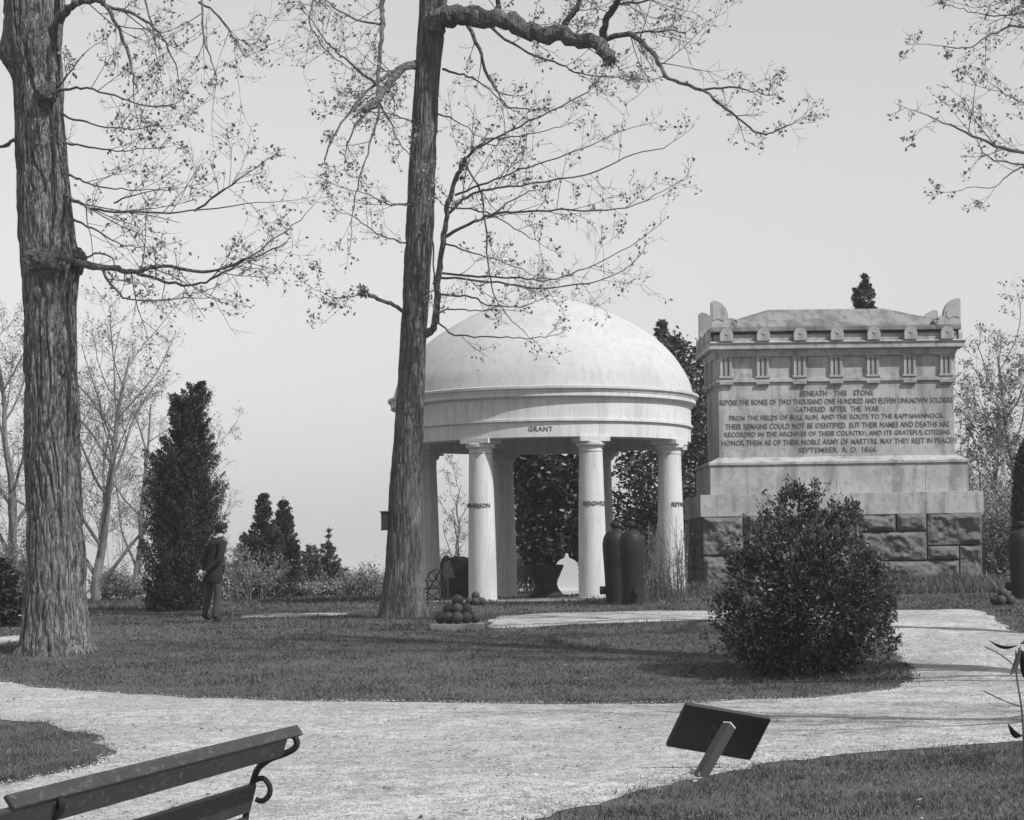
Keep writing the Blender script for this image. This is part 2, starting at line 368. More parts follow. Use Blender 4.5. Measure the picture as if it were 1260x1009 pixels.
# ------------------------------------------------------------------ text as mesh
def text_mesh(s, width, height, depth=.012, spacing=1.0, bold=.012):
    c = bpy.data.curves.new('t', 'FONT'); c.body = s; c.align_x = 'CENTER'; c.align_y = 'CENTER'; c.size = 1; c.space_character = spacing
    c.offset = bold; c.extrude = .5; c.resolution_u = 2; c.space_word = 1.15
    o = bpy.data.objects.new('t', c); COL.objects.link(o)
    dg = bpy.context.evaluated_depsgraph_get(); me = bpy.data.meshes.new_from_object(o.evaluated_get(dg))
    bpy.data.objects.remove(o); bpy.data.curves.remove(c)
    v = np.zeros(len(me.vertices) * 3, np.float32); me.vertices.foreach_get('co', v); v = v.reshape(-1, 3)
    lo, hi = v.min(0), v.max(0); ce = (lo + hi) / 2; sz = hi - lo
    v = (v - ce) / sz * np.array([width, height, depth])
    me.vertices.foreach_set('co', np.stack([v[:, 0], -v[:, 2], v[:, 1]], 1).astype(np.float32).ravel()); me.update()   # upright, facing -y
    me.materials.clear()
    return me
def split_words(me, gap):      # one mesh for each word of a widely spaced line
    if gap > 1: return [me]
    iv = sorted((min(me.vertices[i].co.x for i in p.vertices), max(me.vertices[i].co.x for i in p.vertices)) for p in me.polygons)
    cuts, hi = [], iv[0][1]
    for a, b in iv:
        if a - hi > gap: cuts.append((a + hi) / 2)
        hi = max(hi, b)
    out = []
    for lo_, hi_ in zip([-99] + cuts, cuts + [99]):
        bm = bmesh.new(); bm.from_mesh(me); bmesh.ops.delete(bm, geom=[v for v in bm.verts if not lo_ < v.co.x < hi_], context='VERTS')
        m2 = bpy.data.meshes.new('lettering'); bm.to_mesh(m2); bm.free(); out.append(m2)
    return out
def bend(me, radius, ang):     # wrap round the z axis, outward at angle ang (0 = towards -y, + = to the right)
    for v in me.vertices:
        a = ang + v.co.x / radius; r = radius - v.co.y
        v.co = Vector((r * math.sin(a), -r * math.cos(a), v.co.z))
    me.update()

# ------------------------------------------------------------------ the temple
TX, TY, TZ0 = .80, 50.0, .87
temple = empty('domed_temple', (TX, TY, TZ0))
prop(temple, 'round white columned temple with a low plaster dome and a lettered frieze', 'temple')
def ring(prof, name, mat, seg=128, parent=temple, smooth=True):     # closed profile swept round
    m = MB(); n = len(prof)
    for r, z in prof:
        for k in range(seg):
            a = 2 * math.pi * k / seg; m.v.append((r * math.sin(a), -r * math.cos(a), z - TZ0))
    for i in range(n):
        for k in range(seg):
            k2 = (k + 1) % seg; i2 = (i + 1) % n
            m.f.append((i * seg + k, i * seg + k2, i2 * seg + k2, i2 * seg + k))
    return m.build(name, mat, parent, smooth=smooth)
m = MB(); m.lathe([(3.75, -.25), (3.75, .01), (3.72, .03), (0.02, .03)], 96, (0, 0, 0)); m.build('floor', M['slab'], temple)
arch = ring([(3.47, 4.49), (3.47, 4.82), (2.95, 4.82), (2.95, 4.49)], 'architrave', M['stucco'])
frz = ring([(3.47, 4.823), (3.525, 4.835), (3.525, 4.885), (3.48, 4.895), (3.48, 5.33), (3.52, 5.36), (2.95, 5.36), (2.95, 4.823)], 'frieze', M['stucco'])
ring([(3.53, 5.363), (3.60, 5.385), (3.60, 5.47), (3.615, 5.478), (3.615, 5.515), (3.665, 5.545), (3.67, 5.60), (3.62, 5.615), (2.95, 5.62), (2.95, 5.363)], 'cornice', M['stucco'])
dome_prof = [(3.54, 5.622), (3.52, 5.72), (3.44, 5.98), (3.29, 6.26), (3.08, 6.56), (2.80, 6.85), (2.45, 7.12), (2.02, 7.38), (1.55, 7.62), (1.05, 7.80), (.55, 7.91), (.02, 7.95)]
def smooth_prof(P, n):
    out = []
    for i in range(len(P) - 1):
        p0, p1, p2, p3 = P[max(i - 1, 0)], P[i], P[i + 1], P[min(i + 2, len(P) - 1)]
        for k in range(n):
            t = k / n
            out.append(tuple(.5 * (2 * b + (c - a) * t + (2 * a - 5 * b + 4 * c - d) * t * t + (-a + 3 * b - 3 * c + d) * t ** 3) for a, b, c, d in zip(p0, p1, p2, p3)))
    return out + [P[-1]]
m = MB(); sp = [(r, z - TZ0) for r, z in smooth_prof(dome_prof, 4)]; m.lathe(sp + [(.02, 7.7 - TZ0)] + [(r * .93, z - TZ0 - .2) for r, z in dome_prof[::-1][1:]], 128)
dm = m.build('dome', M['dome'], temple, smooth=True)
m = MB(); m.lathe([(.52, 7.86 - TZ0), (.52, 7.93 - TZ0), (.5, 7.95 - TZ0), (.02, 7.96 - TZ0)], 48); m.build('crown_disc', M['stucco'], dm, smooth=True)
m = MB(); m.box((0, 0, 8.06 - TZ0), (.50, .50, .26)); m.box((0, 0, 8.21 - TZ0), (.40, .40, .05)); ped = m.build('finial_base', M['stucco'], dm, bevel=.01)
m = MB(); m.box((0, 0, 8.34 - TZ0), (.22, .22, .22)); m.box((0, 0, 8.47 - TZ0), (.26, .26, .04)); m.build('finial_pedestal', M['stucco'], dm, bevel=.006)
m = MB(); m.box((0, 0, 8.76 - TZ0), (.14, .14, .56), taper=(.6, .6)); m.box((0, 0, 9.075 - TZ0), (.084, .084, .07), taper=(.05, .05)); m.build('obelisk', M['stucco'], dm)
names = {-27: 'McPHERSON', 18: 'SEDGWICK', 63: 'REYNOLDS'}
RC = 3.21
colprof = [(.335, .03), (.335, .06), (.318, .07)] + [(.318 - .058 * (k / 12) ** 1.5, .07 + 3.22 * k / 12) for k in range(13)]
m = MB(); m.lathe(colprof, 40); colme = m.mesh('column')
m = MB(); m.lathe([(.262, 3.295), (.272, 3.30), (.272, 3.33), (.262, 3.335), (.264, 3.39), (.33, 3.44), (.335, 3.50), (.32, 3.515)], 40); m.box((0, 0, 3.568), (.70, .62, .104)); capme = m.mesh('capital')
for me in (colme, capme):
    bm = bmesh.new(); bm.from_mesh(me); bmesh.ops.recalc_face_normals(bm, faces=bm.faces)
    for f in bm.faces: f.smooth = True
    for e in bm.edges: e.smooth = e.is_manifold and e.calc_face_angle(0) < R(40)
    bm.to_mesh(me); bm.free(); me.materials.append(M['stucco'])
for k in range(8):
    a = R(-27 + 45 * k)
    c = obj('column', colme, None, temple); c.location = (RC * math.sin(a), -RC * math.cos(a), 0); c.rotation_euler = (0, 0, a)
    cp = obj('capital', capme, None, c)
    nm = names.get(-27 + 45 * k)
    if nm:
        t = text_mesh(nm, .078 * len(nm), .10, .012); bend(t, .2975, 0)
        lo = obj('lettering', t, M['letter'], c); lo.location = (0, 0, 2.14)
t = text_mesh('GRANT', .54, .105, .014, 1.15); bend(t, 3.4725, R(-2.0)); lo = obj('lettering', t, M['letter'], arch); lo.location = (0, 0, 4.665 - TZ0)

# urn standing on the temple axis
m = MB(); m.lathe([(.40, 0), (.42, .02), (.42, .07), (.37, .12), (.29, .22), (.26, .32), (.28, .42), (.33, .52), (.37, .62), (.41, .70), (.425, .76), (.40, .78), (.36, .76), (.30, .6), (.02, .5)], 32)
u = m.build('stone_urn', M['iron'], None, smooth=True); u.location = (TX, TY, TZ0 + .031); prop(u, 'dark wide-rimmed urn standing in the middle of the domed temple', 'urn')

# ------------------------------------------------------------------ the tomb
tomb = empty('stone_tomb', (7.78, 51.6, 0), R(2.05)); prop(tomb, 'granite sarcophagus tomb with a long cut inscription on a rock faced base', 'tomb')
def rockblock(x0, x1, z0, z1, yf, yb, amp, seed, name='stone', mat=None, face='front'):
    """block with a rough front: local x along the wall, front at y = yf"""
    nx = max(3, int((x1 - x0) / .035)); nz = max(3, int((z1 - z0) / .035))
    xs = np.linspace(x0, x1, nx + 1); zs = np.linspace(z0, z1, nz + 1)
    X, Z = np.meshgrid(xs, zs)
    e = np.minimum(np.minimum(X - x0, x1 - X), np.minimum(Z - z0, z1 - Z)); edge = np.clip(e / .09, 0, 1)
    D = amp * edge * (.5 + .7 * vnoise(X * 2.2, Z * 2.6, seed, 40) + .35 * vnoise(X * 6, Z * 7, seed, 41) + .18 * vnoise(X * 13.3, Z * 13.3, seed, 42)) + amp * .25 * vnoise(X * 1.0, Z * 1.1, seed, 43)
    Yv = yf - D
    V = np.stack([X, Yv, Z], -1).reshape(-1, 3).tolist(); n = nx + 1; F = []
    for j in range(nz):
        for i in range(nx): F.append((j * n + i, j * n + i + 1, (j + 1) * n + i + 1, (j + 1) * n + i))
    b = len(V); V += [(x0, yb, z0), (x1, yb, z0), (x1, yb, z1), (x0, yb, z1)]
    F.append((b + 1, b, b + 3, b + 2))
    F.append(tuple([b, b + 1] + [i for i in range(nx, -1, -1)]))
    F.append(tuple([b + 2, b + 3] + [nz * n + i for i in range(nx + 1)]))
    F.append(tuple([b + 3, b] + [j * n for j in range(nz + 1)]))
    F.append(tuple([b + 1, b + 2] + [j * n + nx for j in range(nz, -1, -1)]))
    me = bpy.data.meshes.new(name); me.from_pydata(V, [], F); me.update()
    return me
BW, BD = 6.70, 3.2        # base width and depth
Z0, Z1 = .85, 2.75        # rock faced course
def tx(px): return (unroll(px, 680)[0] * 50 / FPX - 7.78)
def zz(py): return CAMZ - unroll(1030, py)[1] * 50 / FPX
base = MB(); base.box((0, 0, (Z0 + Z1) / 2 - .02), (BW - .3, BD - .3, Z1 - Z0 - .04)); bo = base.build('core', M['rock'], tomb)
JT = .012
blocks = [(862, 911, 640, 680), (862, 916, 682, 760), (913, 968, 640, 690), (918, 985, 692, 760), (970, 1055, 640, 668), (970, 1055, 670, 700), (987, 1072, 702, 760),
          (1057, 1100, 640, 654), (1102, 1138, 640, 654), (1057, 1138, 656, 690), (1140, 1207, 640, 672), (1140, 1178, 674, 690), (1074, 1178, 692, 760), (1180, 1207, 674, 760)]
for i, (a, b, c, d) in enumerate(blocks):
    x0, x1 = max(tx(a), -BW / 2), min(tx(b), BW / 2)
    z1 = min(zz(c), Z1 - .004) if c > 640 else Z1 - .004
    me = rockblock(x0, x1, max(zz(d), Z0), z1, -BD / 2, -BD / 2 + .14, .13, i * 1.7)
    o = obj('stone', me, M['rock'], tomb, smooth=False)
for s, rz in ((-1, R(-90)), (1, R(90))):     # side walls, their own frame turned to face outward
    fr = Matrix.Rotation(rz, 4, 'Z')
    L = BD - .30
    for r, (za, zb) in enumerate(((Z0, 1.5), (1.51, 2.1), (2.11, Z1 - .004))):
        cuts = [-L / 2, -.5 + .5 * (r % 2), .6, L / 2]
        for i in range(3):
            me = rockblock(cuts[i] + .005, cuts[i + 1] - .005, za, zb, -BW / 2, -BW / 2 + .14, .06, 30 + r * 3 + i + s)
            me.transform(fr); obj('stone', me, M['rock'], tomb)
for i in range(4):
    for r, (za, zb) in enumerate(((Z0, 1.8), (1.81, Z1 - .004))):
        x0 = -BW / 2 + i * BW / 4
        me = rockblock(x0 + .005, x0 + BW / 4 - .005, za, zb, -BD / 2, -BD / 2 + .14, .06, 60 + r * 4 + i); me.transform(Matrix.Rotation(math.pi, 4, 'Z')); obj('stone', me, M['rock'], tomb)
def course(z0, z1, wd, dp, joints, name, mat=M['granite'], bev=.008):
    xs = [-wd / 2] + joints + [wd / 2]
    for i in range(len(xs) - 1):
        m = MB(); a, b = xs[i] + (JT / 4 if i else 0), xs[i + 1] - (JT / 4 if i < len(xs) - 2 else 0)
        m.box(((a + b) / 2, 0, (z0 + z1) / 2), (b - a, dp, z1 - z0)); m.build(name, mat, tomb, bevel=bev)
course(Z1, 3.27, BW + .04, BD + .04, [tx(985), tx(1138)], 'plinth_block')
course(3.274, 3.97, 6.18, 2.68, [tx(919), tx(1030), tx(1141)], 'dado_block')
m = MB()     # ledge with sloping top
def frustum(m, w0, d0, w1, d1, z0, z1):
    m.add([(-w0 / 2, -d0 / 2, z0), (w0 / 2, -d0 / 2, z0), (w0 / 2, d0 / 2, z0), (-w0 / 2, d0 / 2, z0), (-w1 / 2, -d1 / 2, z1), (w1 / 2, -d1 / 2, z1), (w1 / 2, d1 / 2, z1), (-w1 / 2, d1 / 2, z1)],
          [(3, 2, 1, 0), (4, 5, 6, 7), (0, 1, 5, 4), (1, 2, 6, 5), (2, 3, 7, 6), (3, 0, 4, 7)])
frustum(m, 6.25, 2.75, 6.25, 2.75, 3.974, 4.035); frustum(m, 6.23, 2.73, 5.72, 2.22, 4.036, 4.17); m.build('ledge', M['granite'], tomb, bevel=.006)
PW, PD = 5.66, 2.16
m = MB(); m.box((0, 0, (4.172 + 5.955) / 2), (PW, PD, 5.955 - 4.172)); panel = m.build('inscription_block', M['granite'], tomb, bevel=.006)
yF = -PD / 2
lines = [("BENEATH   THIS   STONE", 981, 1072, 483.6), ("REPOSE THE BONES OF TWO THOUSAND ONE HUNDRED AND ELEVEN UNKNOWN SOLDIERS", 882.5, 1171.5, 493.6), ("GATHERED  AFTER  THE  WAR", 975, 1079, 503.2),
         ("FROM THE FIELDS OF BULL RUN, AND THE ROUTE TO THE RAPPAHANNOCK.", 894, 1160, 513.2), ("THEIR REMAINS COULD NOT BE IDENTIFIED. BUT THEIR NAMES AND DEATHS ARE", 889, 1166.5, 523.3),
         ("RECORDED IN THE ARCHIVES OF THEIR COUNTRY; AND ITS GRATEFUL CITIZENS", 888, 1167, 533.5), ("HONOR THEM AS OF THEIR NOBLE ARMY OF MARTYRS. MAY THEY REST IN PEACE!", 884.5, 1171.5, 543.4), ("SEPTEMBER. A. D. 1866.", 979.5, 1077, 553.4)]
DP = 50.52
for s, a, b, y in lines:
    wd = (b - a) * DP / FPX
    t = text_mesh(s, min(wd, PW - .06), .130, .010, 1.0, .003)
    cx = unroll((a + b) / 2, y)[0] * DP / FPX - 7.78 + .02
    for me in split_words(t, .055 if '  ' in s or 'SEPT' in s else .04):
        o = obj('lettering', me, M['letter'], panel)
        o.location = (max(min(cx, (PW - wd) / 2 - .02), -(PW - wd) / 2 + .02), yF - .0055, CAMZ - unroll(1027, y)[1] * DP / FPX)
course(5.958, 6.05, PW + .10, PD + .10, [], 'taenia')
m = MB(); m.box((0, 0, 6.31), (PW - .04, PD - .04, .516)); fr_ = m.build('frieze', M['granite'], tomb)
# triglyphs with guttae: one mesh shared
m = MB(); TW = .325
for q in range(3):
    xx = -TW / 2 + TW * (q + .5) / 3
    m.prism([(xx - .034, 0), (xx + .034, 0), (xx + .034, .47), (xx - .034, .47)], -.085, .02)
m.box((0, .0, .235), (TW, .05, .468)); m.box((0, -.03, .024), (TW + .02, .13, .05)); m.box((0, -.03, .487), (TW + .02, .10, .04))
m.box((0, -.055, -.13), (TW, .09, .05))
for q in range(6): m.box((-TW / 2 + TW * (q + .5) / 6, -.055, -.172), (.032, .06, .04), taper=(.7, .7))
trig = m.mesh('triglyph'); bm = bmesh.new(); bm.from_mesh(trig); bmesh.ops.bevel(bm, geom=[e for e in bm.edges if e.is_manifold and e.calc_face_angle(0) > .5], offset=.006, segments=1, affect='EDGES'); bmesh.ops.recalc_face_normals(bm, faces=bm.faces); bm.to_mesh(trig); bm.free(); trig.materials.append(M['granite'])
TXS = [(-3 + k) * .882 for k in range(7)]
for x in TXS:
    for s in (-1, 1):
        o = obj('triglyph', trig, None, tomb); o.location = (x, s * (PD - .04) / 2, 6.056); o.rotation_euler = (0, 0, 0 if s < 0 else math.pi)
for y in (-.88, 0, .88):
    for s in (-1, 1):
        o = obj('triglyph', trig, None, tomb); o.location = (s * (PW - .04) / 2, y, 6.056); o.rotation_euler = (0, 0, R(90) * s)
m = MB(); frustum(m, PW + .10, PD + .10, PW + .13, PD + .13, 6.572, 6.63); frustum(m, PW + .14, PD + .14, PW + .19, PD + .19, 6.631, 6.733); m.build('bed_moulding', M['granite'], tomb, bevel=.004)
m = MB(); frustum(m, PW + .46, PD + .46, PW + .46, PD + .46, 6.735, 6.845); frustum(m, PW + .48, PD + .48, PW + .54, PD + .54, 6.846, 6.885); frustum(m, PW + .42, PD + .42, PW + .38, PD + .38, 6.886, 6.92); m.build('cornice', M['granite'], tomb, bevel=.006)
m = MB(); m.box((0, 0, 7.005), (PW + .16, PD + .16, .166)); m.build('attic', M['granite'], tomb, bevel=.008)
m = MB(); m.box((0, 0, 7.125), (PW - .1, PD - .1, .054)); m.build('attic_slot', M['granite'], tomb)
m = MB(); m.box((0, 0, 7.213), (PW + .34, PD + .34, .108)); m.build('lid_edge', M['granite_lid'], tomb, bevel=.012)
# antefixes with a star in a ring
m = MB(); prof = [(-.155, 0), (.155, 0), (.155, .17)] + [(.145 * math.cos(R(a)), .18 + .125 * math.sin(R(a))) for a in range(10, 171, 20)] + [(-.155, .17)]
m.prism(prof, -.05, .05); ant = m.build('antefix', M['granite'], None, bevel=.008).data
bpy.data.objects.remove(bpy.data.objects['antefix'])
m = MB()
star = [((.07 if k % 2 == 0 else .028) * math.sin(R(36 * k)), (.07 if k % 2 == 0 else .028) * math.cos(R(36 * k))) for k in range(10)]
b0 = len(m.v); m.add([(x, 0, z) for x, z in star] + [(0, -.022, 0)], [(k, (k + 1) % 10, 10) for k in range(10)])
nseg = 20
for rr, yy in ((.115, -.02), (.098, -.02), (.092, 0), (.122, 0)): pass
starme = m.mesh('star'); bm = bmesh.new(); bm.from_mesh(starme); bmesh.ops.recalc_face_normals(bm, faces=bm.faces); bm.to_mesh(starme); bm.free(); starme.materials.append(M['granite'])
def place_ant(x, y, rz):
    o = obj('antefix', ant, None, tomb); o.location = (x, y, 6.922); o.rotation_euler = (0, 0, rz)
    s = obj('star', starme, None, o); s.location = (0, -.051, .17)
for x in TXS:
    for s in (-1, 1): place_ant(x, s * (PD / 2 + .20), 0 if s < 0 else math.pi)
for y in (-.88, 0, .88):
    for s in (-1, 1): place_ant(s * (PW / 2 + .20), y, R(90) * s)
# hipped lid, softly worn
m = MB(); frustum(m, PW + .22, PD + .22, PW + .10, PD + .10, 7.268, 7.30); me = m.mesh()
m = MB(); rx0, rx1 = -1.47, 1.40
m.add([(-PW / 2 - .02, -PD / 2 - .02, 7.27), (PW / 2 + .02, -PD / 2 - .02, 7.27), (PW / 2 + .02, PD / 2 + .02, 7.27), (-PW / 2 - .02, PD / 2 + .02, 7.27),
       (-PW / 2 + .05, -PD / 2 + .05, 7.36), (PW / 2 - .05, -PD / 2 + .05, 7.36), (PW / 2 - .05, PD / 2 - .05, 7.36), (-PW / 2 + .05, PD / 2 - .05, 7.36),
       (rx0, -.16, 7.80), (rx1, -.16, 7.80), (rx1, .16, 7.80), (rx0, .16, 7.80)],
      [(0, 1, 5, 4), (1, 2, 6, 5), (2, 3, 7, 6), (3, 0, 4, 7), (4, 5, 9, 8), (5, 6, 10, 9), (6, 7, 11, 10), (7, 4, 8, 11), (8, 9, 10, 11), (3, 2, 1, 0)])
lid = m.build('lid', M['granite_lid'], tomb, bevel=.03, smooth=True)
# corner acroteria: an ear on each of the two faces of a corner
ear = [(0, 0), (0, .60)] + [(.05 + .36 * math.sin(R(a)), .20 + .43 * math.cos(R(a))) for a in range(0, 91, 10)] + [(.47, .21), (.55, .20), (.63, .15), (.66, .08), (.62, .02), (.58, 0)]
inner = [(.03, .16), (.03, .545)] + [(.05 + .29 * math.sin(R(a)), .20 + .36 * math.cos(R(a))) for a in range(5, 91, 12)] + [(.30, .14), (.16, .20)]
for sx in (-1, 1):
    for sy in (-1, 1):
        a = MB()
        a.prism([(-p * sx, q) for p, q in ear], 0, -sy * .2)
        a.prism([(-p * sx, q) for p, q in inner], sy * .014, -sy * .1)
        ac = a.build('acroterion', M['granite'], tomb); ac.location = (sx * (PW / 2 + .16), sy * (PD / 2 + .16), 7.27)
        sm = MB(); V = []; nn = 14
        for k in range(nn):
            t_ = k / (nn - 1); an = R(-90 + 430 * t_); rr = .085 * (1 - .75 * t_); V.append((-sx * (.56 + rr * math.cos(an)), sy * .012, .11 + rr * math.sin(an)))
        sm.tube(V, .014, 5); sm.build('scroll', M['granite'], ac)

# ------------------------------------------------------------------ trees: trunks, limbs, twigs, leaves
def quads(C, D, N, L, Wd):     # leaf shaped quads: centre, direction, normal-ish, length, width
    D = D / np.linalg.norm(D, axis=1, keepdims=True)
    S = np.cross(D, N); S /= np.maximum(np.linalg.norm(S, axis=1, keepdims=True), 1e-6)
    L = L[:, None]; Wd = Wd[:, None]
    V = np.stack([C - D * L * .5, C + S * Wd * .5 + D * L * .05, C + D * L * .5, C - S * Wd * .5 + D * L * .05], 1)
    return V.reshape(-1, 3), np.arange(4 * len(C)).reshape(-1, 4)
def rdir(n, g): v = g.normal(size=(n, 3)); return v / np.linalg.norm(v, axis=1, keepdims=True)

class Tree:
    def __init__(s, seed): s.g = random.Random(seed); s.ng = np.random.default_rng(seed); s.tw = MB(); s.leafpts = []
    def rv(s): return Vector((s.g.gauss(0, 1), s.g.gauss(0, 1), s.g.gauss(0, 1))).normalized()
    def poly(s, p, d, L, r0, r1, n, wob, up):
        pts = [p.copy()]; d = d.normalized()
        for i in range(n):
            d = (d + s.rv() * wob + Vector((0, 0, up))).normalized(); p = p + d * (L / n); pts.append(p.copy())
        return pts, [r0 + (r1 - r0) * i / n for i in range(n + 1)]
    def side(s, d, lo=30, hi=65):
        ax = d.cross(s.rv())
        if ax.length < 1e-4: ax = d.orthogonal()
        return (Matrix.Rotation(R(s.g.uniform(lo, hi)), 3, ax.normalized()) @ d).normalized()
    def twig(s, p, d, L, r, lev, wob=.22, up=.05, kids=4, sides=4, leaf=.7, flat=1.0):
        n = 4 if lev > 0 else 3
        pts, rad = s.poly(p, d, L, r, r * .45, n, wob, up); s.tw.tube(pts, rad, sides if lev > 1 else 3, cap=False)
        if lev > 0:
            for k in range(kids if lev > 1 else max(2, kids - 1)):
                t = s.g.uniform(.2, 1); i = min(int(t * n), n - 1); q = pts[i].lerp(pts[i + 1], t * n - i)
                dd = s.side(pts[i + 1] - pts[i]); dd.y *= flat
                s.twig(q, dd, L * s.g.uniform(.35, .62), max(r * .55, .0035), lev - 1, wob, up, kids, sides, leaf, flat)
        if lev <= 1:
            for q in (pts[-1], pts[-2], pts[1]):
                if s.g.random() < leaf: s.leafpts.append(q)
    def clothe(s, pts, rad, dens, Lm, lev=2, leaf=.7, t0=.1, up=.06, hang=0.0):
        tot = sum((pts[i + 1] - pts[i]).length for i in range(len(pts) - 1)); n = int(tot * dens)
        for k in range(n):
            t = s.g.uniform(t0, 1) * (len(pts) - 1); i = min(int(t), len(pts) - 2); q = pts[i].lerp(pts[i + 1], t - i)
            d = s.side((pts[i + 1] - pts[i]).normalized(), 30, 70); d.z -= hang
            s.twig(q, d, Lm * s.g.uniform(.5, 1.15) * (1.15 - .45 * t / len(pts)), max(min(rad[i] * .42, .010), .0045), lev, .14, up, 4, 4, leaf)
    def leaves(s, size, per, spread):
        P = np.array([tuple(p) for p in s.leafpts]); P = np.repeat(P, per, 0); n = len(P)
        P = P + s.ng.normal(size=(n, 3)) * spread
        L = size * s.ng.uniform(.5, 1.3, n)
        V, F = quads(P, rdir(n, s.ng), rdir(n, s.ng), L, L * .62)
        return npmesh('leaves', V, F, np.repeat(s.ng.uniform(0, 1, n), 4))
def spline(P, n=5):
    P = [tuple(p) for p in P]; return [Vector(q) for q in smooth_prof(P, n)]
def trunk_mesh(name, prof, depth, base_z, nc, nz, amp, fr, seed, flare=.25, burls=()):
    """prof: (py, left px, right px) from top to bottom, at the depth of the tree"""
    prof = sorted(prof); ys = np.array([p[0] for p in prof], float)
    zs, cx, rr = [], [], []
    for py, l, r in prof:
        a, b = W(l, py, depth), W(r, py, depth); zs.append((a.z + b.z) / 2); cx.append((a.x + b.x) / 2); rr.append((b - a).length / 2)
    zs, cx, rr = map(np.array, (zs, cx, rr)); o = np.argsort(zs); zs, cx, rr = zs[o], cx[o], rr[o]
    Z = np.linspace(base_z - .25, zs[-1], nz); C = np.interp(Z, zs, cx); Rr = np.interp(Z, zs, rr)
    for _ in range(6):
        C[1:-1] = (C[:-2] + 2 * C[1:-1] + C[2:]) / 4; Rr[1:-1] = (Rr[:-2] + 2 * Rr[1:-1] + Rr[2:]) / 4
    A = np.linspace(0, 2 * np.pi, nc, endpoint=False)
    ZZ, AA = np.meshgrid(Z, A, indexing='ij'); r = np.repeat(Rr[:, None], nc, 1)
    u, v = np.cos(AA) * r, np.sin(AA) * r
    fl = np.exp(-np.maximum(ZZ - base_z, 0) / .45); r = r * (1 + flare * fl * (.6 + .5 * vnoise(np.cos(AA) * 2.2, np.sin(AA) * 2.2, 0, seed + 9)))
    wv = .10 * vnoise(u * 2, v * 2, ZZ * 1.1, seed + 4); uu, vv = u + wv, v + wv
    n1 = vnoise(uu * fr, vv * fr, ZZ * 1.0, seed); n2 = vnoise(uu * fr * 2.1, vv * fr * 2.1, ZZ * 2.6, seed + 1); n3 = vnoise(u * 1.5, v * 1.5, ZZ * .5, seed + 2); n4 = vnoise(uu * fr * .6, vv * fr * .6, ZZ * 2.4, seed + 3)
    r = r - amp * 1.9 * np.exp(-(n1 / .16) ** 2) - amp * .9 * np.exp(-(n2 / .17) ** 2) + amp * .8 * n4 + amp * .35 * vnoise(u * 40, v * 40, ZZ * 9, seed + 5) + .03 * n3 * np.minimum(1, r / .4)
    for (bz, ba, br, bs, bh) in burls:
        dz = (ZZ - bz) / bs; da = np.angle(np.exp(1j * (AA - ba))) * br / bs; q = np.exp(-(dz ** 2 + da ** 2)); r = r + bh * q
    X = C[:, None] + np.cos(AA) * r; Y = depth + np.sin(AA) * r
    V = np.stack([X, Y, ZZ], -1).reshape(-1, 3)
    i = (np.arange(nz - 1) * nc)[:, None]; j = np.arange(nc)[None]; j2 = (j + 1) % nc
    F = np.stack([i + j, i + j2, i + nc + j2, i + nc + j], -1).reshape(-1, 4)
    return npmesh(name, V, F)
def finish_tree(t, root, twigmat, leafsize, per, spread, leafmat, twname='twigs'):
    prop(obj(twname, t.tw.mesh(twname), twigmat, root), kind='stuff')
    if t.leafpts: prop(obj('leaves', t.leaves(leafsize, per, spread), leafmat, root), kind='stuff')
def limb(t, root, px, w0, w1, depth, d1, mat, dens, Lm, lev=2, leaf=.7, name='limb', hang=0.0, t0=.1, sides=8, wob=.0):
    n = len(px); P = [W(x, y, depth + (d1 - depth) * i / (n - 1)) for i, (x, y) in enumerate(px)]
    S = spline(P, 5); k = depth / FPX / 2; w1 = w1 * (.45 if w1 < 4.5 else 1); w0 = w0 * (.8 if w0 < 8 else 1)
    for i in range(2, len(S)): S[i] = S[i] + t.rv() * (.02 + wob)
    rad = [(w0 + (w1 - w0) * (i / (len(S) - 1)) ** .8) * k * (1 + (.13 if w0 > 7 else .05) * math.sin(i * 1.7 + w0 * 3 + px[0][0]) * math.sin(i * .61 + px[0][1])) for i in range(len(S))]
    m = MB(); m.tube(S, rad, sides, rough=.11 if w0 > 7 else .05); m.build(name, mat, root, smooth=False, fix=False)
    t.clothe(S, rad, dens * .78, Lm * 1.35, lev, leaf, t0, .06, hang)
    if w0 < 9: t.twig(S[-1], S[-1] - S[-3], Lm * .7, max(rad[-1], .005), 2, .15, .05, 4, 4, leaf)
    return S

# --- the furrowed oak at the left
DL = 31.2
gz = tzf(W(68, 790, DL).x, DL)
oak = empty('oak_tree', (W(68, 790, DL).x, DL, gz)); prop(oak, 'stout oak with pale deeply furrowed bark and swollen burls on its trunk', 'tree', 'tall trees on the lawn bank')
def local(root):       # children are built in world coordinates: undo the parent's offset
    for c in root.children: c.matrix_parent_inverse = root.matrix_world.inverted() if False else Matrix.Translation(-Vector(root.location))
oakprof = [(-260, 12, 70), (0, 4, 78), (60, 5, 75), (100, 16, 77), (200, 20, 83), (240, 21, 88), (320, 24, 97), (345, 28, 95), (400, 30, 93), (500, 31, 97), (600, 32, 100), (700, 31, 104), (780, 29, 107), (810, 27, 110)]
zb = lambda py: W(60, py, DL).z
me = trunk_mesh('trunk', oakprof, DL, gz, 300, 560, .024, 9, 50, .30, [(zb(68), R(185), .5, .22, .12), (zb(322), R(-60), .5, .3, .06), (zb(118), R(-75), .5, .2, .05), (zb(322), R(0), .5, .25, .05)])
obj('trunk', me, M['bark'], oak, smooth=True)
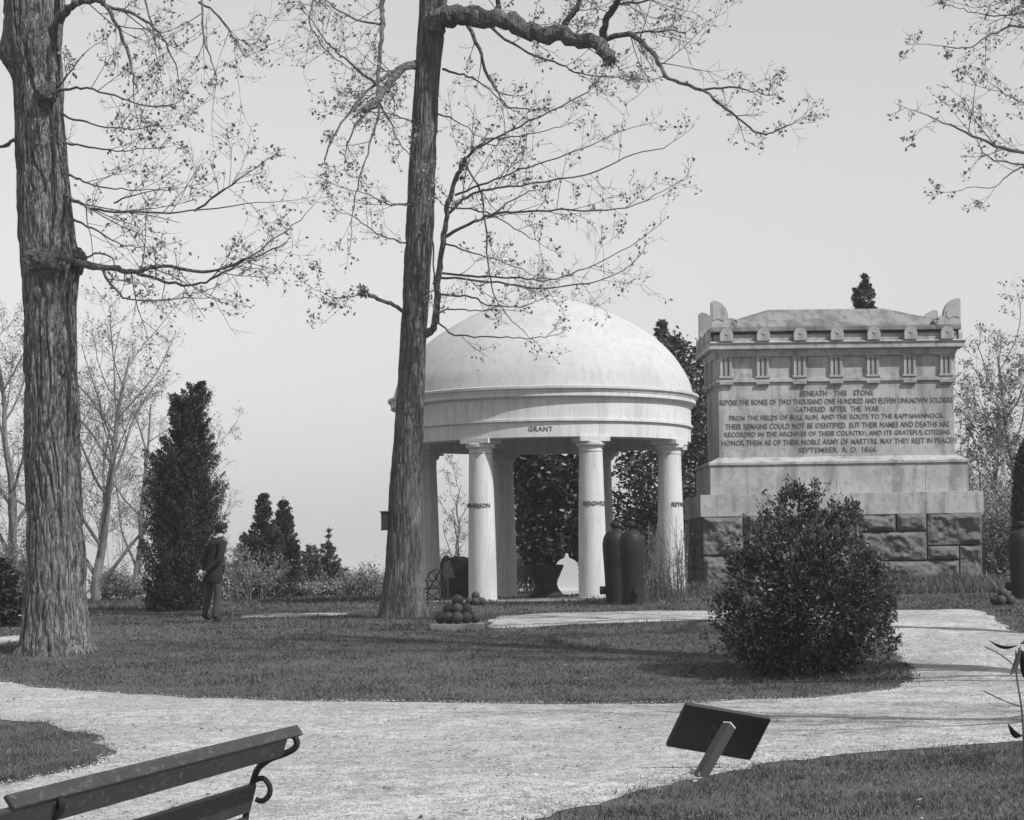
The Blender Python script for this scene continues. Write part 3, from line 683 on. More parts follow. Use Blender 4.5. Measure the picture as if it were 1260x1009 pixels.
for (bx_, by_, sx_, sz_, dd) in [(17, 66, .17, .26, -.12), (58, 320, .30, .22, -.42), (58, 116, .15, .16, -.40), (95, 322, .12, .2, -.1)]:
    bm = bmesh.new(); bmesh.ops.create_icosphere(bm, subdivisions=4, radius=1); c = W(bx_, by_, DL + dd)
    for v in bm.verts:
        q = v.co; n_ = 1 + .28 * float(vnoise(q.x * 2.2, q.y * 2.2, q.z * 2.2 + bx_, 91)) + .16 * float(vnoise(q.x * 6, q.y * 6, q.z * 6 + bx_, 92)); v.co = Vector((q.x * sx_, q.y * .13, q.z * sz_)) * n_ + c
    me = bpy.data.meshes.new('burl'); bm.to_mesh(me); bm.free(); obj('burl', me, M['nest'], oak)
t = Tree(11)
for px, a, b, d1, dens, Lm in [
    ([(74, 25), (85, 10), (100, 3), (130, 6), (155, 60), (165, 100), (170, 116)], 12, 2.5, 29.5, 5, .8), ([(125, 5), (170, 20), (200, 45), (215, 80), (224, 112)], 6, 2, 30.2, 5, .8),
    ([(180, -40), (230, -20), (247, 0), (250, 50), (262, 80), (266, 106)], 6, 2, 28.5, 4, .8), ([(245, 3), (270, 20), (295, 60), (300, 70)], 4, 2, 28.5, 5, .7), ([(177, -5), (190, 40), (193, 75)], 4, 2, 29.5, 4, .6),
    ([(80, 240), (95, 248), (120, 258), (180, 262), (250, 259), (330, 248)], 7, 2, 29.5, 4.5, .9), ([(240, 259), (275, 235), (322, 200)], 4, 2, 29, 5, .6), ([(140, 250), (175, 238), (225, 232)], 3, 1.8, 31, 4, .6),
    ([(88, 322), (110, 326), (140, 330), (165, 334), (200, 328), (260, 335), (300, 320), (352, 300)], 11, 2.5, 29, 5, .8), ([(160, 333), (200, 346), (240, 350), (275, 335), (330, 300), (375, 265)], 6, 2, 28.5, 5, .7),
    ([(125, 330), (145, 360), (170, 368), (260, 366)], 5, 2, 30, 4, .7), ([(97, 318), (130, 312), (142, 330)], 4, 3, 30.8, 2, .4),
    ([(70, 112), (100, 108), (140, 118), (185, 130), (215, 130)], 5, 2, 29.8, 5, .7), ([(75, 140), (105, 150), (150, 158), (195, 155)], 4, 2, 30, 5, .7), ([(78, 175), (110, 182), (150, 185), (178, 183)], 4, 2, 30.2, 5, .6),
    ([(85, 215), (110, 225), (150, 233), (200, 232)], 4, 2, 30, 4, .7), ([(90, 270), (120, 285), (150, 300), (180, 305)], 4, 2, 30, 4, .6), ([(22, 170), (5, 180), (-30, 190), (-90, 190)], 7, 3, 32, 4, .9), ([(68, 110), (85, 90), (110, 60)], 4, 2, 30.2, 5, .6),
    ([(70, -60), (140, -80), (230, -60), (330, -70)], 14, 4, 29, 5, 1.2), ([(20, -80), (-40, -140), (-130, -200)], 16, 4, 33, 4, 1.2), ([(50, -200), (90, -320), (150, -430)], 22, 4, 30, 3, 1.4), ([(35, -230), (0, -340), (-40, -450)], 26, 4, 33, 3, 1.4)]:
    limb(t, oak, px, a, b, 31.0, d1, M['bark2'] if a > 8 else M['twig'], dens * .7, Lm, 2, .19, 'limb')
finish_tree(t, oak, M['twig'], .066, 2, .04, M['bud']); local(oak)

# --- the slender dark tree in the middle
DC = 38.6
gz = tzf(W(496, 757, DC).x, DC)
tree2 = empty('tulip_tree', (W(496, 757, DC).x, DC, gz)); prop(tree2, 'tall straight dark trunked tree with a heavy level bough before the temple', 'tree', 'tall trees on the lawn bank')
prof2 = [(-240, 528, 552), (-40, 518, 552), (0, 516, 550), (50, 513, 546), (100, 509, 541), (200, 503, 537), (300, 498, 532), (400, 493, 526), (500, 487, 522), (600, 479, 520), (700, 474, 520), (740, 470, 522), (770, 467, 526)]
obj('trunk', trunk_mesh('trunk', prof2, DC, gz, 220, 560, .011, 13, 70, .22, []), M['bark2'], tree2, smooth=True)
t = Tree(23)
main = limb(t, tree2, [(530, 45), (545, 22), (580, 19), (620, 25), (660, 40), (700, 45), (735, 55), (753, 74)], 27, 15, DC, 36.5, M['bark2'], 2.2, .8, sides=18, wob=.035)
for px, a, b, d1, dens, Lm, hg in [
    ([(740, 56), (746, 25), (760, 0), (775, -50)], 10, 6, 36, 4, .8, 0), ([(690, 40), (703, 18), (712, 0), (725, -60)], 9, 6, 37.5, 3, .9, 0), ([(610, 22), (614, 0), (620, -60)], 8, 5, 38, 3, .9, 0),
    ([(738, 52), (775, 42), (800, 62), (816, 86), (822, 96), (865, 112), (900, 140), (935, 164), (962, 158), (982, 148)], 8, 2, 35, 4.5, .7, 0), ([(862, 111), (905, 107), (925, 112), (950, 118)], 4, 2, 34.8, 3, .5, 0),
    ([(770, 42), (815, 38), (845, 40)], 4, 2, 36, 6, .7, 0), ([(760, 5), (800, 0), (840, -20)], 5, 2, 35.5, 6, .9, 0),
    ([(512, 80), (495, 84), (478, 105), (466, 119), (448, 137)], 11, 8, 36.4, .8, .5, 0), ([(500, 82), (484, 88), (465, 102), (442, 122), (415, 160), (400, 195), (405, 205)], 7, 2.5, 35.8, 3, .7, .15),
    ([(476, -60), (470, 0), (471, 30), (466, 75), (464, 110), (466, 140), (455, 180), (440, 230), (432, 285)], 8, 2, 36, 2.8, .7, .2), ([(466, 125), (480, 150), (492, 175), (510, 200)], 4, 2, 36, 3.5, .5, .1),
    ([(465, 105), (440, 85), (410, 60), (380, 20)], 5, 2, 35.5, 4, .8, 0), ([(466, 130), (440, 150), (425, 185), (430, 205)], 4, 2, 35.6, 3, .5, .2), ([(460, 115), (440, 130), (410, 165)], 3, 2, 35, 4, .5, .1), ([(508, 150), (480, 140), (440, 135)], 3, 2, 37, 4, .6, 0),
    ([(468, 30), (430, 20), (400, 0), (370, -30)], 4, 2, 36, 4, .9, 0), ([(400, -20), (380, 20), (400, 60), (430, 85)], 4, 2, 35, 4, .7, 0),
    ([(545, 85), (570, 92), (590, 100), (620, 128), (640, 140)], 4, 2, 37.2, 3, .6, 0), ([(575, 30), (590, 60), (600, 92), (612, 112), (625, 132), (660, 135)], 7, 2.5, 37, 3, .5, .1),
    ([(600, 30), (640, 60), (690, 80), (720, 92), (772, 95)], 5, 2, 36.5, 4, .6, 0), ([(538, 140), (565, 150), (590, 168)], 3, 2, 37, 4, .5, 0),
    ([(505, 250), (480, 252), (455, 240), (420, 232)], 3, 1.8, 37, 4, .6, 0), ([(503, 300), (470, 290), (440, 270), (425, 262)], 3, 1.8, 37, 4, .6, 0), ([(535, 248), (500, 252), (480, 250)], 3, 2, 38, 1, .3, 0)]:
    limb(t, tree2, px, a, b, DC, d1, M['bark2'] if a > 6.5 else M['twig'], dens * .7, Lm, 2, .19, 'limb', hg)
# broken bough with a ragged knot at its end, and the upright offshoot with its long level branches
S = limb(t, tree2, [(497, 384), (480, 374), (462, 366), (449, 361)], 6, 5, 38.4, 37.4, M['bark2'], 0, .3)
m = MB(); c = W(450, 360, 37.4)
for k in range(26):
    d = Vector(tuple(rng.normal(size=3))).normalized(); m.tube([c + d * .02, c + d * random.uniform(.07, .15)], [.03, .008], 4)
m.build('broken_knot', M['nest'], tree2)
limb(t, tree2, [(449, 361), (430, 366), (405, 364), (385, 355)], 2.5, 1.5, 37.4, 36.8, M['twig'], 5, .5)
off = limb(t, tree2, [(524, 412), (534, 402), (537, 380), (540, 340), (546, 290), (552, 250), (563, 215), (573, 195)], 10, 5, 38.2, 37.2, M['bark2'], 1.5, .5)
for px, a, b, d1, dens, Lm, hg in [
    ([(532, 400), (535, 350), (532, 290), (530, 245)], 4, 2.5, 38, .8, .4, 0), ([(572, 196), (598, 176), (650, 150), (715, 118), (740, 92)], 4.5, 2, 36, 4, .7, 0), ([(574, 194), (600, 172), (640, 168), (690, 155)], 3.5, 2, 37, 4, .7, 0),
    ([(571, 198), (588, 228), (596, 262), (600, 320), (608, 360), (626, 390), (648, 410)], 4, 2, 36.6, 1.6, .4, 0), ([(553, 262), (575, 242), (600, 234), (640, 228), (720, 214), (780, 190), (822, 180)], 5, 2, 35.5, 4, .8, 0),
    ([(560, 240), (600, 225), (650, 205), (710, 185), (770, 158)], 4, 2, 36.5, 4, .8, 0), ([(547, 292), (585, 272), (620, 262), (690, 258), (760, 258), (812, 238)], 6, 2, 35.8, 4, .8, 0), ([(600, 268), (640, 240), (660, 235)], 3, 2, 37, 4, .6, 0),
    ([(542, 336), (590, 340), (640, 342), (676, 345), (720, 330), (785, 298)], 4, 2, 36, 4, .7, 0), ([(541, 342), (600, 346), (660, 354), (700, 352), (740, 345), (778, 325)], 4, 2, 36.8, 4, .7, 0), ([(540, 362), (580, 366), (600, 375), (640, 378), (662, 370)], 3.5, 2, 37, 3.5, .6, 0),
    ([(534, 392), (560, 412), (600, 414), (640, 416), (676, 414)], 3.5, 2, 37.2, 3, .5, 0), ([(536, 385), (560, 380), (590, 383), (620, 380)], 3, 2, 37.5, 3, .5, 0), ([(548, 300), (580, 310), (605, 318), (650, 335)], 3, 2, 37, 4, .6, 0), ([(551, 255), (600, 262), (640, 285), (665, 300)], 3, 1.8, 37, 4, .6, 0)]:
    limb(t, tree2, px, a, b, 37.8, d1, M['twig'], dens * .7, Lm, 2, .19, 'limb', hg)
for px, a, b, d1 in [([(535, -100), (560, -260), (600, -420)], 30, 6, 37), ([(530, -150), (490, -280), (440, -400)], 22, 5, 40), ([(545, -60), (640, -150), (760, -240)], 16, 4, 36)]:
    limb(t, tree2, px, a, b, DC, d1, M['bark2'], 4, 1.3, 2, .6)
finish_tree(t, tree2, M['twig'], .07, 2, .045, M['bud']); local(tree2)
m = MB(); m.box((0, 0, 0), (.16, .12, .30)); m.box((0, 0, .165), (.20, .16, .025)); m.box((0, 0, -.16), (.18, .14, .02))
bx = m.build('trunk_box', M['wood'], None, bevel=.006); p = W(474.5, 641, DC - .1); bx.location = p; prop(bx, 'small dark wooden box fixed to the side of the dark trunk', 'box')

# --- trees outside the frame at the right: tips of their boughs reach in, their shade falls on the walk
def side_tree(name, label, x, y, H, r, seed, limbs_px, limbs_dir):
    z = tzf(x, y); root = empty(name, (x, y, z)); prop(root, label, 'tree', 'trees standing beside the walk')
    t = Tree(seed); m = MB(); P = [Vector((x + .12 * math.sin(k * .9 + seed), y + .1 * math.cos(k * 1.1), z - .2 + H * k / 10)) for k in range(11)]
    m.tube(spline(P, 3), [r * (1.25 if k == 0 else 1) * (1 - .72 * k / 30) for k in range(31)], 12); m.build('trunk', M['bark2'], root)
    for (px, a, b, d0, d1) in limbs_px:
        limb(t, root, px, a, b, d0, d1, M['twig'], 2.0, .7, 2, .24)
    for (h, az, el, L, rr) in limbs_dir:
        p0 = Vector((x, y, z + h)); d = Vector((math.cos(R(az)) * math.cos(R(el)), math.sin(R(az)) * math.cos(R(el)), math.sin(R(el))))
        pts, rad = t.poly(p0, d, L, rr, rr * .25, 7, .14, .03); mm = MB(); mm.tube(pts, rad, 7); mm.build('limb', M['bark2'], root, fix=False)
        t.clothe(pts, rad, 4.5, 1.5, 2, .3, .15)
    finish_tree(t, root, M['twig'], .058, 3, .035, M['bud']); local(root)
dr = 30
side_tree('shade_tree', 'tree whose leafing bough tips hang above the tomb', 9.6, 30.5, 15, .26, 31,
          [([(1440, 60), (1330, 52), (1262, 32), (1225, 40), (1195, 57), (1150, 57)], 7, 2, 30.4, 28.5), ([(1420, 20), (1330, 10), (1260, 15), (1215, 18), (1180, 10)], 5, 2, 30.4, 29), ([(1440, 240), (1340, 215), (1262, 190), (1215, 176), (1170, 155), (1133, 140)], 8, 2, 30.4, 28),
           ([(1380, 225), (1290, 205), (1225, 198), (1205, 180)], 5, 2, 30.4, 29), ([(1290, 200), (1250, 208), (1225, 228), (1185, 232)], 3, 1.8, 29.5, 28.5), ([(1420, 150), (1330, 140), (1262, 128), (1225, 108)], 5, 2, 30.4, 28.5)],
          [(9, 150, 30, 5, .09), (10, 200, 20, 5, .08), (11, 120, 35, 5, .08), (7.5, 20, 25, 5, .1), (9, -60, 30, 5, .09), (12, 170, 40, 4, .07), (12.5, 60, 40, 4, .06), (8, 100, 20, 5, .08)])
side_tree('shade_tree', 'slim tree whose trunk shade lies across the gravel walk', 9.3, 16.6, 11, .25, 37, [],
          [(5, 150, 35, 3.5, .05), (6, 210, 30, 3.2, .05), (7, 120, 40, 3, .045), (6.5, 20, 30, 3, .05), (8, -60, 40, 3, .04), (8.5, 170, 40, 3, .04), (9.5, 60, 50, 3, .035), (4.5, 80, 25, 3.4, .05)])
side_tree('shade_tree', 'tall tree beside the walk with dappled shade on the bank', 13.5, 21.5, 24, .38, 41, [],
          [(6, 170, 25, 6, .1), (7.5, 140, 25, 6, .1), (9, 200, 30, 5, .09), (10, 150, 35, 6, .09), (11, 110, 35, 5, .08), (12, 180, 40, 5, .08), (13, 60, 45, 5, .07), (9, 20, 30, 5, .09), (14, 150, 40, 6, .12), (16, 190, 35, 6, .11), (17, 120, 40, 5, .1), (19, 170, 45, 5, .09), (18, 60, 45, 5, .09)])

# --- bare trees behind
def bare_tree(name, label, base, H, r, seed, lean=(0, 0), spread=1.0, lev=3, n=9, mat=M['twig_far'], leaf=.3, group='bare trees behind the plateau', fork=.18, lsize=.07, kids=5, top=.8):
    root = empty(name, base); prop(root, label, 'tree', group)
    t = Tree(seed); m = MB(); b = Vector(base)
    P = [b + Vector((lean[0] * (k / 8) ** 1.3, lean[1] * k / 8, -.2 + H * top * k / 8)) + t.rv() * .08 for k in range(9)]
    S = spline(P, 2); rad = [r * (1 - .8 * i / (len(S) - 1)) for i in range(len(S))]; m.tube(S, rad, 8); m.build('trunk', mat, root, fix=False)
    for k in range(n):
        f = fork + (1 - fork) * (k + t.g.random() * .6) / n; i = min(int(f * (len(S) - 1)), len(S) - 2)
        az = k * 2.4 + t.g.uniform(-.5, .5); el = R(t.g.uniform(35, 68)); d = Vector((math.cos(az) * math.cos(el), math.sin(az) * math.cos(el), math.sin(el)))
        L = H * (.5 - .22 * f) * t.g.uniform(.8, 1.15) * spread
        pts, rr = t.poly(S[i], d, L, rad[i] * .5, .010, 8, .17, .05); mm = MB(); mm.tube(pts, rr, 6); mm.build('limb', mat, root, fix=False)
        t.clothe(pts, rr, 3.4 if L > 3 else 4, L * .36, lev, leaf * .8, .08, .1)
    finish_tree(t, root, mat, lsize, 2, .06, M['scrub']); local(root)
def gb(px, d): x = unroll(px, 720)[0] * d / FPX; return (x, d, tzf(x, d) - .02)
bare_tree('bare_tree', 'bare spreading tree behind the furrowed oak, its trunk leaning towards the cedar', gb(118, 60), 9.0, .15, 101, (1.0, 0), 1.1, 2, 17, fork=.08)
bare_tree('bare_tree', 'tall bare tree behind and left of the furrowed oak', gb(20, 66), 10.5, .18, 103, (-.5, 0), 1.0, 2, 12, fork=.08, leaf=.5)
bare_tree('bare_tree', 'pale bare tree between the cedar and the furrowed oak', gb(168, 72), 8.5, .12, 105, (.6, 0), .95, 2, 10, fork=.1)
bare_tree('bare_tree', 'bare tree rising behind the tall cedar', gb(232, 76), 7.6, .1, 106, (.7, 0), .9, 2, 9)
bare_tree('bare_tree', 'bare tree top showing above the dome', gb(690, 84), 18.0, .2, 107, (0, 0), .5, 2, 16, fork=.6, top=.68)
bare_tree('bare_tree', 'second bare tree top showing above the dome', gb(622, 88), 17.4, .2, 108, (0, 0), .45, 2, 14, fork=.6, top=.68)
bare_tree('leafing_tree', 'leafing tree close behind the right end of the tomb', gb(1222, 62), 7.2, .11, 109, (.3, 0), .9, 2, 13, leaf=.5, fork=.05, lsize=.11)
bare_tree('leafing_tree', 'bare branched tree standing beyond the clipped cedar and tomb', gb(1262, 68), 9.4, .16, 110, (-.8, 0), 1.0, 2, 14, leaf=.35, fork=.05, lsize=.1)
bare_tree('leafing_tree', 'thin leafing tree behind the tomb corner', gb(1190, 74), 7.5, .1, 112, (.2, 0), .9, 2, 12, leaf=.5, fork=.05, lsize=.1)
bare_tree('bare_tree', 'small bare tree seen between the temple columns', gb(560, 66), 4.6, .06, 113, (.2, 0), 1.0, 2, 8, leaf=.2)

# --- evergreens: needles and leaves spread through an outline
def foliage(prof, depth, n, leaf, aspect, g, clump=.35, squash=1.0, up=.5, shell=.5, droop=0.0, K=0, sig=.1):
    """prof: (py, left, right) rows of the outline; returns leaf quads in world coordinates"""
    prof = sorted(prof); py = np.array([p[0] for p in prof]); l = np.array([p[1] for p in prof], float); r = np.array([p[2] for p in prof], float)
    wgt = np.interp(np.linspace(py[0], py[-1], 200), py, r - l) + .12 * (r - l).max(); cdf = np.cumsum(wgt); cdf /= cdf[-1]
    yy = np.interp(g.random(n), cdf, np.linspace(py[0], py[-1], 200))
    cx = np.interp(yy, py, (l + r) / 2); hw = np.interp(yy, py, (r - l) / 2)
    s = depth / FPX; dx, dy = cx - HX, yy - HY; c, sn = math.cos(ROLL), math.sin(ROLL)
    X0 = (dx * c - dy * sn) * s; Z0 = CAMZ - (dx * sn + dy * c) * s; RR = hw * s + .02
    a = g.uniform(0, 2 * np.pi, n)
    bump = 1 + clump * (vnoise(np.cos(a) * 2.4, np.sin(a) * 2.4, Z0 * 2.1, 5 + int(depth)) * .6 + vnoise(np.cos(a) * 6, np.sin(a) * 6, Z0 * 5, 6) * .7)
    f = shell + (1 - shell) * np.sqrt(g.random(n)); f = f * np.where(g.random(n) < .07, g.uniform(1, 1.28, n), 1)
    rr = RR * f * np.clip(bump, .4, 1.25)
    P = np.stack([X0 + np.cos(a) * rr, depth + np.sin(a) * rr * squash, Z0 + g.normal(0, .03, n)], 1)
    if K:
        kk = int(n * .62); si = g.integers(0, n, K); w_ = g.integers(0, K, kk); sg_ = np.clip(RR[si] * .22, .025, sig)[w_][:, None]; P[:kk] = P[si][w_] + g.normal(0, 1, (kk, 3)) * sg_ * np.array([1, 1, 1.3])
    D = np.stack([np.cos(a), np.sin(a), np.full(n, up)], 1) + g.normal(0, .55, (n, 3)); D[:, 2] -= droop
    N = rdir(n, g); L = leaf * g.uniform(.6, 1.35, n)
    V, F = quads(P, D, N, L, L * aspect)
    tone = np.clip(.5 + .25 * vnoise(P[:, 0] * 3, P[:, 1] * 3, P[:, 2] * 3, 9) + g.normal(0, .22, n), 0, 1.3)
    return V, F, np.repeat(tone, 4)
def sprays(prof, depth, n, leaf, aspect, g, K=300, rise=.8, per_w=.15):
    prof = sorted(prof); py = np.array([p[0] for p in prof]); l = np.array([p[1] for p in prof], float); r = np.array([p[2] for p in prof], float)
    q = np.linspace(py[0], py[-1], 200); wgt = np.interp(q, py, r - l) + .1 * (r - l).max(); cdf = np.cumsum(wgt); cdf /= cdf[-1]
    yy = np.interp(g.random(K), cdf, q); cx = np.interp(yy, py, (l + r) / 2); hw = np.interp(yy, py, (r - l) / 2)
    s = depth / FPX; dx, dy = cx - HX, yy - HY; c, sn = math.cos(ROLL), math.sin(ROLL)
    X0 = (dx * c - dy * sn) * s; Zt = CAMZ - (dx * sn + dy * c) * s; ln = hw * s * g.uniform(.45, 1.12, K) + .05; a = g.uniform(0, 2 * np.pi, K)
    tip = np.stack([X0 + np.cos(a) * ln, depth + np.sin(a) * ln, Zt], 1); org = np.stack([X0, np.full(K, depth), Zt - rise * ln], 1)
    w_ = g.integers(0, K, n); t = g.uniform(.15, 1.0, n) ** .7; wd = (.05 + per_w * ln[w_]) * (1.15 - t)
    P = org[w_] + (tip - org)[w_] * t[:, None] + g.normal(0, 1, (n, 3)) * wd[:, None] * np.array([1, 1, .8])
    D = (tip - org)[w_] / np.linalg.norm((tip - org)[w_], axis=1, keepdims=True) + g.normal(0, .5, (n, 3)); L = leaf * g.uniform(.6, 1.35, n)
    V, F = quads(P, D, rdir(n, g), L, L * aspect)
    return V, F, np.repeat(np.clip(.5 + (g.random(K)[w_] - .5) * .5 + g.normal(0, .2, n), 0, 1.3), 4)
def lobes(L, depth, per, leaf, aspect, g, up):
    parts = []
    for (cx, cy, rx, ry) in L:
        n = int(per * rx * ry); c = W(cx, cy, depth + (g.random() - .5) * 60 * depth / FPX); s = depth / FPX
        d = rdir(n, g); f = np.cbrt(g.uniform(.18, 1.1, n)); f = f * (1 + .22 * vnoise(d[:, 0] * 3, d[:, 1] * 3, d[:, 2] * 3 + cx, 4) + .14 * vnoise(d[:, 0] * 7, d[:, 1] * 7, d[:, 2] * 7 + cx, 5))
        P = np.array(tuple(c)) + d * f[:, None] * np.array([rx * s, (rx + ry) / 2 * s, ry * s])
        kp = (vnoise(P[:, 0] * 4.2, P[:, 1] * 4.2, P[:, 2] * 4.2, 33) > -.22) | (g.random(n) < .18); P, d = P[kp], d[kp]; n = len(P)
        ln = leaf * g.uniform(.45, 1.7, n); V, F = quads(P, d + np.array([0, 0, up]) + g.normal(0, .55, (n, 3)), rdir(n, g), ln, ln * aspect)
        parts.append((V, F, np.repeat(np.clip(.5 + g.normal(0, .25, n) + .2 * vnoise(P[:, 0] * 4, P[:, 1] * 4, P[:, 2] * 4, 9), 0, 1.4), 4)))
    return merge(parts)
def evergreen(name, label, prof, depth, n, leaf, aspect, mat, seed, cat='tree', group=None, trunk_r=.08, lob=None, spray=None, **kw):
    g = np.random.default_rng(seed); V, F, T = sprays(prof, depth, n, leaf, aspect, g, *spray) if spray else foliage(prof, depth, n, leaf, aspect, g, **kw) if not lob else lobes(lob, depth, n, leaf, aspect, g, .4)
    yb = max(p[0] for p in prof); row = [p for p in prof if p[0] == yb][0]; cx = W((row[1] + row[2]) / 2, yb, depth).x
    z = tzf(cx, depth); root = empty(name, (cx, depth, z)); prop(root, label, cat, group)
    o = obj('crown', npmesh('crown', V, F, T), mat, root); prop(o, kind='stuff')
    top = min(p[0] for p in prof); rt = [p for p in prof if p[0] == top][0]; pt = W((rt[1] + rt[2]) / 2, top, depth)
    m = MB(); b = Vector((cx, depth, z - .15)); tr = Tree(seed); pts = [b.lerp(pt, k / 6) + tr.rv() * .03 for k in range(7)]
    m.tube(pts, [trunk_r * (1 - .85 * k / 6) for k in range(7)], 8)
    for k in range(14):
        q = pts[1].lerp(pts[5], random.random()); d = tr.side(Vector((0, 0, 1)), 40, 75); L = (pt - b).length * .07
        m.tube([q, q + d * L * .5, q + d * L + Vector((0, 0, L * .3))], [trunk_r * .3, trunk_r * .2, .006], 4)
    m.build('trunk', M['twig'], root, fix=False); local(root)
    return root
EG = 'cedars along the edge of the plateau'
evergreen('columnar_cedar', 'tall dense columnar cedar with a notched double top beside the man in the dark coat', [(470, 238, 250), (480, 212, 253), (500, 207, 257), (540, 200, 264), (552, 186, 266), (600, 180, 272), (660, 176, 274), (700, 174, 272), (725, 174, 250), (745, 180, 240), (757, 188, 230)],
          44.5, 120000, .068, .36, M['cedar'], 201, 'tree', EG, .1, spray=(520, 1.3, .17))
evergreen('cedar', 'ragged dark cedar with a spired top, fuller of the pair', [(606, 323, 326), (630, 311, 336), (650, 303, 343), (675, 293, 350), (690, 280, 356), (715, 268, 364), (745, 264, 370)], 58, 44000, .085, .36, M['cedar'], 203, 'tree', EG, .08, spray=(260, .8, .16))
evergreen('cedar', 'slim dark spired cedar, narrower of the pair', [(610, 347, 350), (640, 338, 360), (665, 333, 367), (690, 330, 374), (745, 326, 380)], 60, 36000, .085, .36, M['cedar'], 205, 'tree', EG, .08, spray=(220, .9, .16))
evergreen('young_cedar', 'thin pale young cedar with a needle spire behind the walk', [(652, 402, 404), (680, 394, 413), (700, 384, 424), (720, 372, 436), (745, 366, 442)], 66, 24000, .09, .32, M['cedar_far'], 207, 'tree', EG, .06, spray=(150, .7, .14))
evergreen('young_cedar', 'low pale young cedar between the dark pair and the spired one', [(668, 380, 384), (690, 370, 396), (715, 360, 404), (745, 352, 410)], 64, 18000, .09, .32, M['cedar_far'], 208, 'tree', EG, .06, spray=(130, .7, .14))
evergreen('cedar', 'dark cedar whose pointed tip rises above the tomb lid', [(338, 1062, 1065), (350, 1053, 1071), (362, 1047, 1078), (385, 1043, 1082), (450, 1040, 1086), (560, 1036, 1090), (735, 1040, 1086)], 66, 80000, .10, .4, M['cedar'], 209, 'tree', EG, .14, spray=(420, .7, .16))
evergreen('clipped_cedar', 'dark clipped cedar beside the upright gun right of the tomb', [(540, 1262, 1274), (560, 1251, 1288), (600, 1247, 1294), (700, 1246, 1296), (740, 1250, 1290)], 50, 45000, .06, .35, M['cedar'], 211, 'tree', EG, .1, clump=.14, shell=.5, up=.8)
evergreen('broadleaf_evergreen', 'dense dark evergreen seen through the temple columns', [(520, 650, 705), (555, 630, 722), (600, 634, 722), (650, 640, 722), (680, 645, 716), (700, 655, 700), (712, 662, 690)], 61, 30000, .16, .5, M['holly'], 213, 'tree', None, .16, clump=.4, shell=.35, up=.1, droop=.3, K=140, sig=.2)
evergreen('broadleaf_evergreen', 'loose leafed dark tree between the temple and the tomb', [(395, 811, 817), (415, 806, 826), (440, 806, 880), (480, 800, 905), (540, 775, 900), (590, 752, 890), (630, 758, 880), (670, 775, 872), (700, 790, 868)], 60, 15000, .17, .5, M['loose'], 215, 'tree', None, .14, clump=.6, shell=.1, up=.3, K=110, sig=.24)
evergreen('dark_shrub', 'dark leafy shrub growing beside the furrowed oak trunk', [(690, -30, 6), (715, -40, 22), (745, -45, 30), (775, -45, 34)], 38, 12000, .1, .5, M['holly'], 217, 'shrub', None, .05, clump=.5, shell=.2, up=.4)
# the foreground bush
evergreen('magnolia_bush', 'big glossy dark broadleaf bush on the point of the lawn before the tomb', [(597, 966, 996), (606, 957, 1002), (622, 947, 1044), (640, 925, 1050), (668, 912, 1064), (690, 898, 1078), (715, 888, 1092), (745, 880, 1102), (775, 882, 1108), (795, 890, 1108), (812, 902, 1096), (826, 925, 1070), (838, 950, 1040)],
          27.0, 2.5, .052, .42, M['magnolia'], 219, 'bush', None, .06,
          lob=[(979, 632, 25, 38), (1012, 662, 30, 40), (1041, 652, 22, 40), (941, 666, 25, 32), (985, 695, 58, 56), (1058, 705, 27, 38), (914, 712, 26, 32), (1078, 748, 25, 32), (897, 752, 20, 32), (1000, 765, 78, 55), (930, 780, 40, 40), (1068, 788, 34, 28), (1010, 735, 88, 58), (1094, 788, 15, 20), (960, 800, 40, 34), (1030, 805, 40, 28)])
bush = bpy.data.objects['magnolia_bush']; g = np.random.default_rng(5)
sh = MB(); tr = Tree(77)
for k in range(150):
    py = random.uniform(600, 815); hw = np.interp(py, [597, 650, 745, 795, 815], [16, 66, 114, 114, 100]); sx = random.choice((-1, 1)) * random.uniform(.3, 1.12); a = random.uniform(-1, 1)
    p = W(988 + sx * hw * .97, py, 27 + a * hw * .5 * 27 / FPX); d = Vector((sx * .6, a, 1)).normalized(); sh.tube([p - d * .2, p, p + d * .2], [.006, .005, .003], 4)
    for q in range(16):
        tr.leafpts.append(p + d * random.uniform(-.1, .22) + tr.rv() * .04)
obj('shoot', sh.mesh('shoot'), M['twig'], bush); bush.children[-1]
P = np.array([tuple(p) for p in tr.leafpts]); n = len(P); D = rdir(n, g) * .8 + np.array([0, 0, .7]); L = g.uniform(.045, .085, n)
V, F = quads(P, D, rdir(n, g), L, L * .4); prop(obj('shoot_leaves', npmesh('shoot_leaves', V, F, np.repeat(g.uniform(0, 1.2, n), 4)), M['magnolia'], bush), kind='stuff')
prop([c for c in bush.children if c.name.startswith('shoot') and 'leaves' not in c.name][0], kind='stuff'); local(bush)

# low scrub along the edge of the plateau and dry stems by the temple
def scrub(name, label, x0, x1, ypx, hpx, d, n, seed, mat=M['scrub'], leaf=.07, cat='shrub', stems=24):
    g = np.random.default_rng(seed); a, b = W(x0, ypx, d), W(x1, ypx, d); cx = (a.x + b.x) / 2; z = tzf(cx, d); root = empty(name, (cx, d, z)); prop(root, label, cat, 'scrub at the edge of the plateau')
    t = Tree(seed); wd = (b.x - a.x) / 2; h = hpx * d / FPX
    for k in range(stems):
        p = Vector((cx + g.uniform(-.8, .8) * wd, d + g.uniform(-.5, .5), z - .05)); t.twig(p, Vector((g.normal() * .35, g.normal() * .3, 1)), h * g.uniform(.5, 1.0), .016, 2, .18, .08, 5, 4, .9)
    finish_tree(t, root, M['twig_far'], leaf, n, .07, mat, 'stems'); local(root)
scrub('scrub_bush', 'pale bare tangle of scrub at the foot of the dark cedar pair', 276, 345, 745, 52, 54, 1, 301, stems=30)
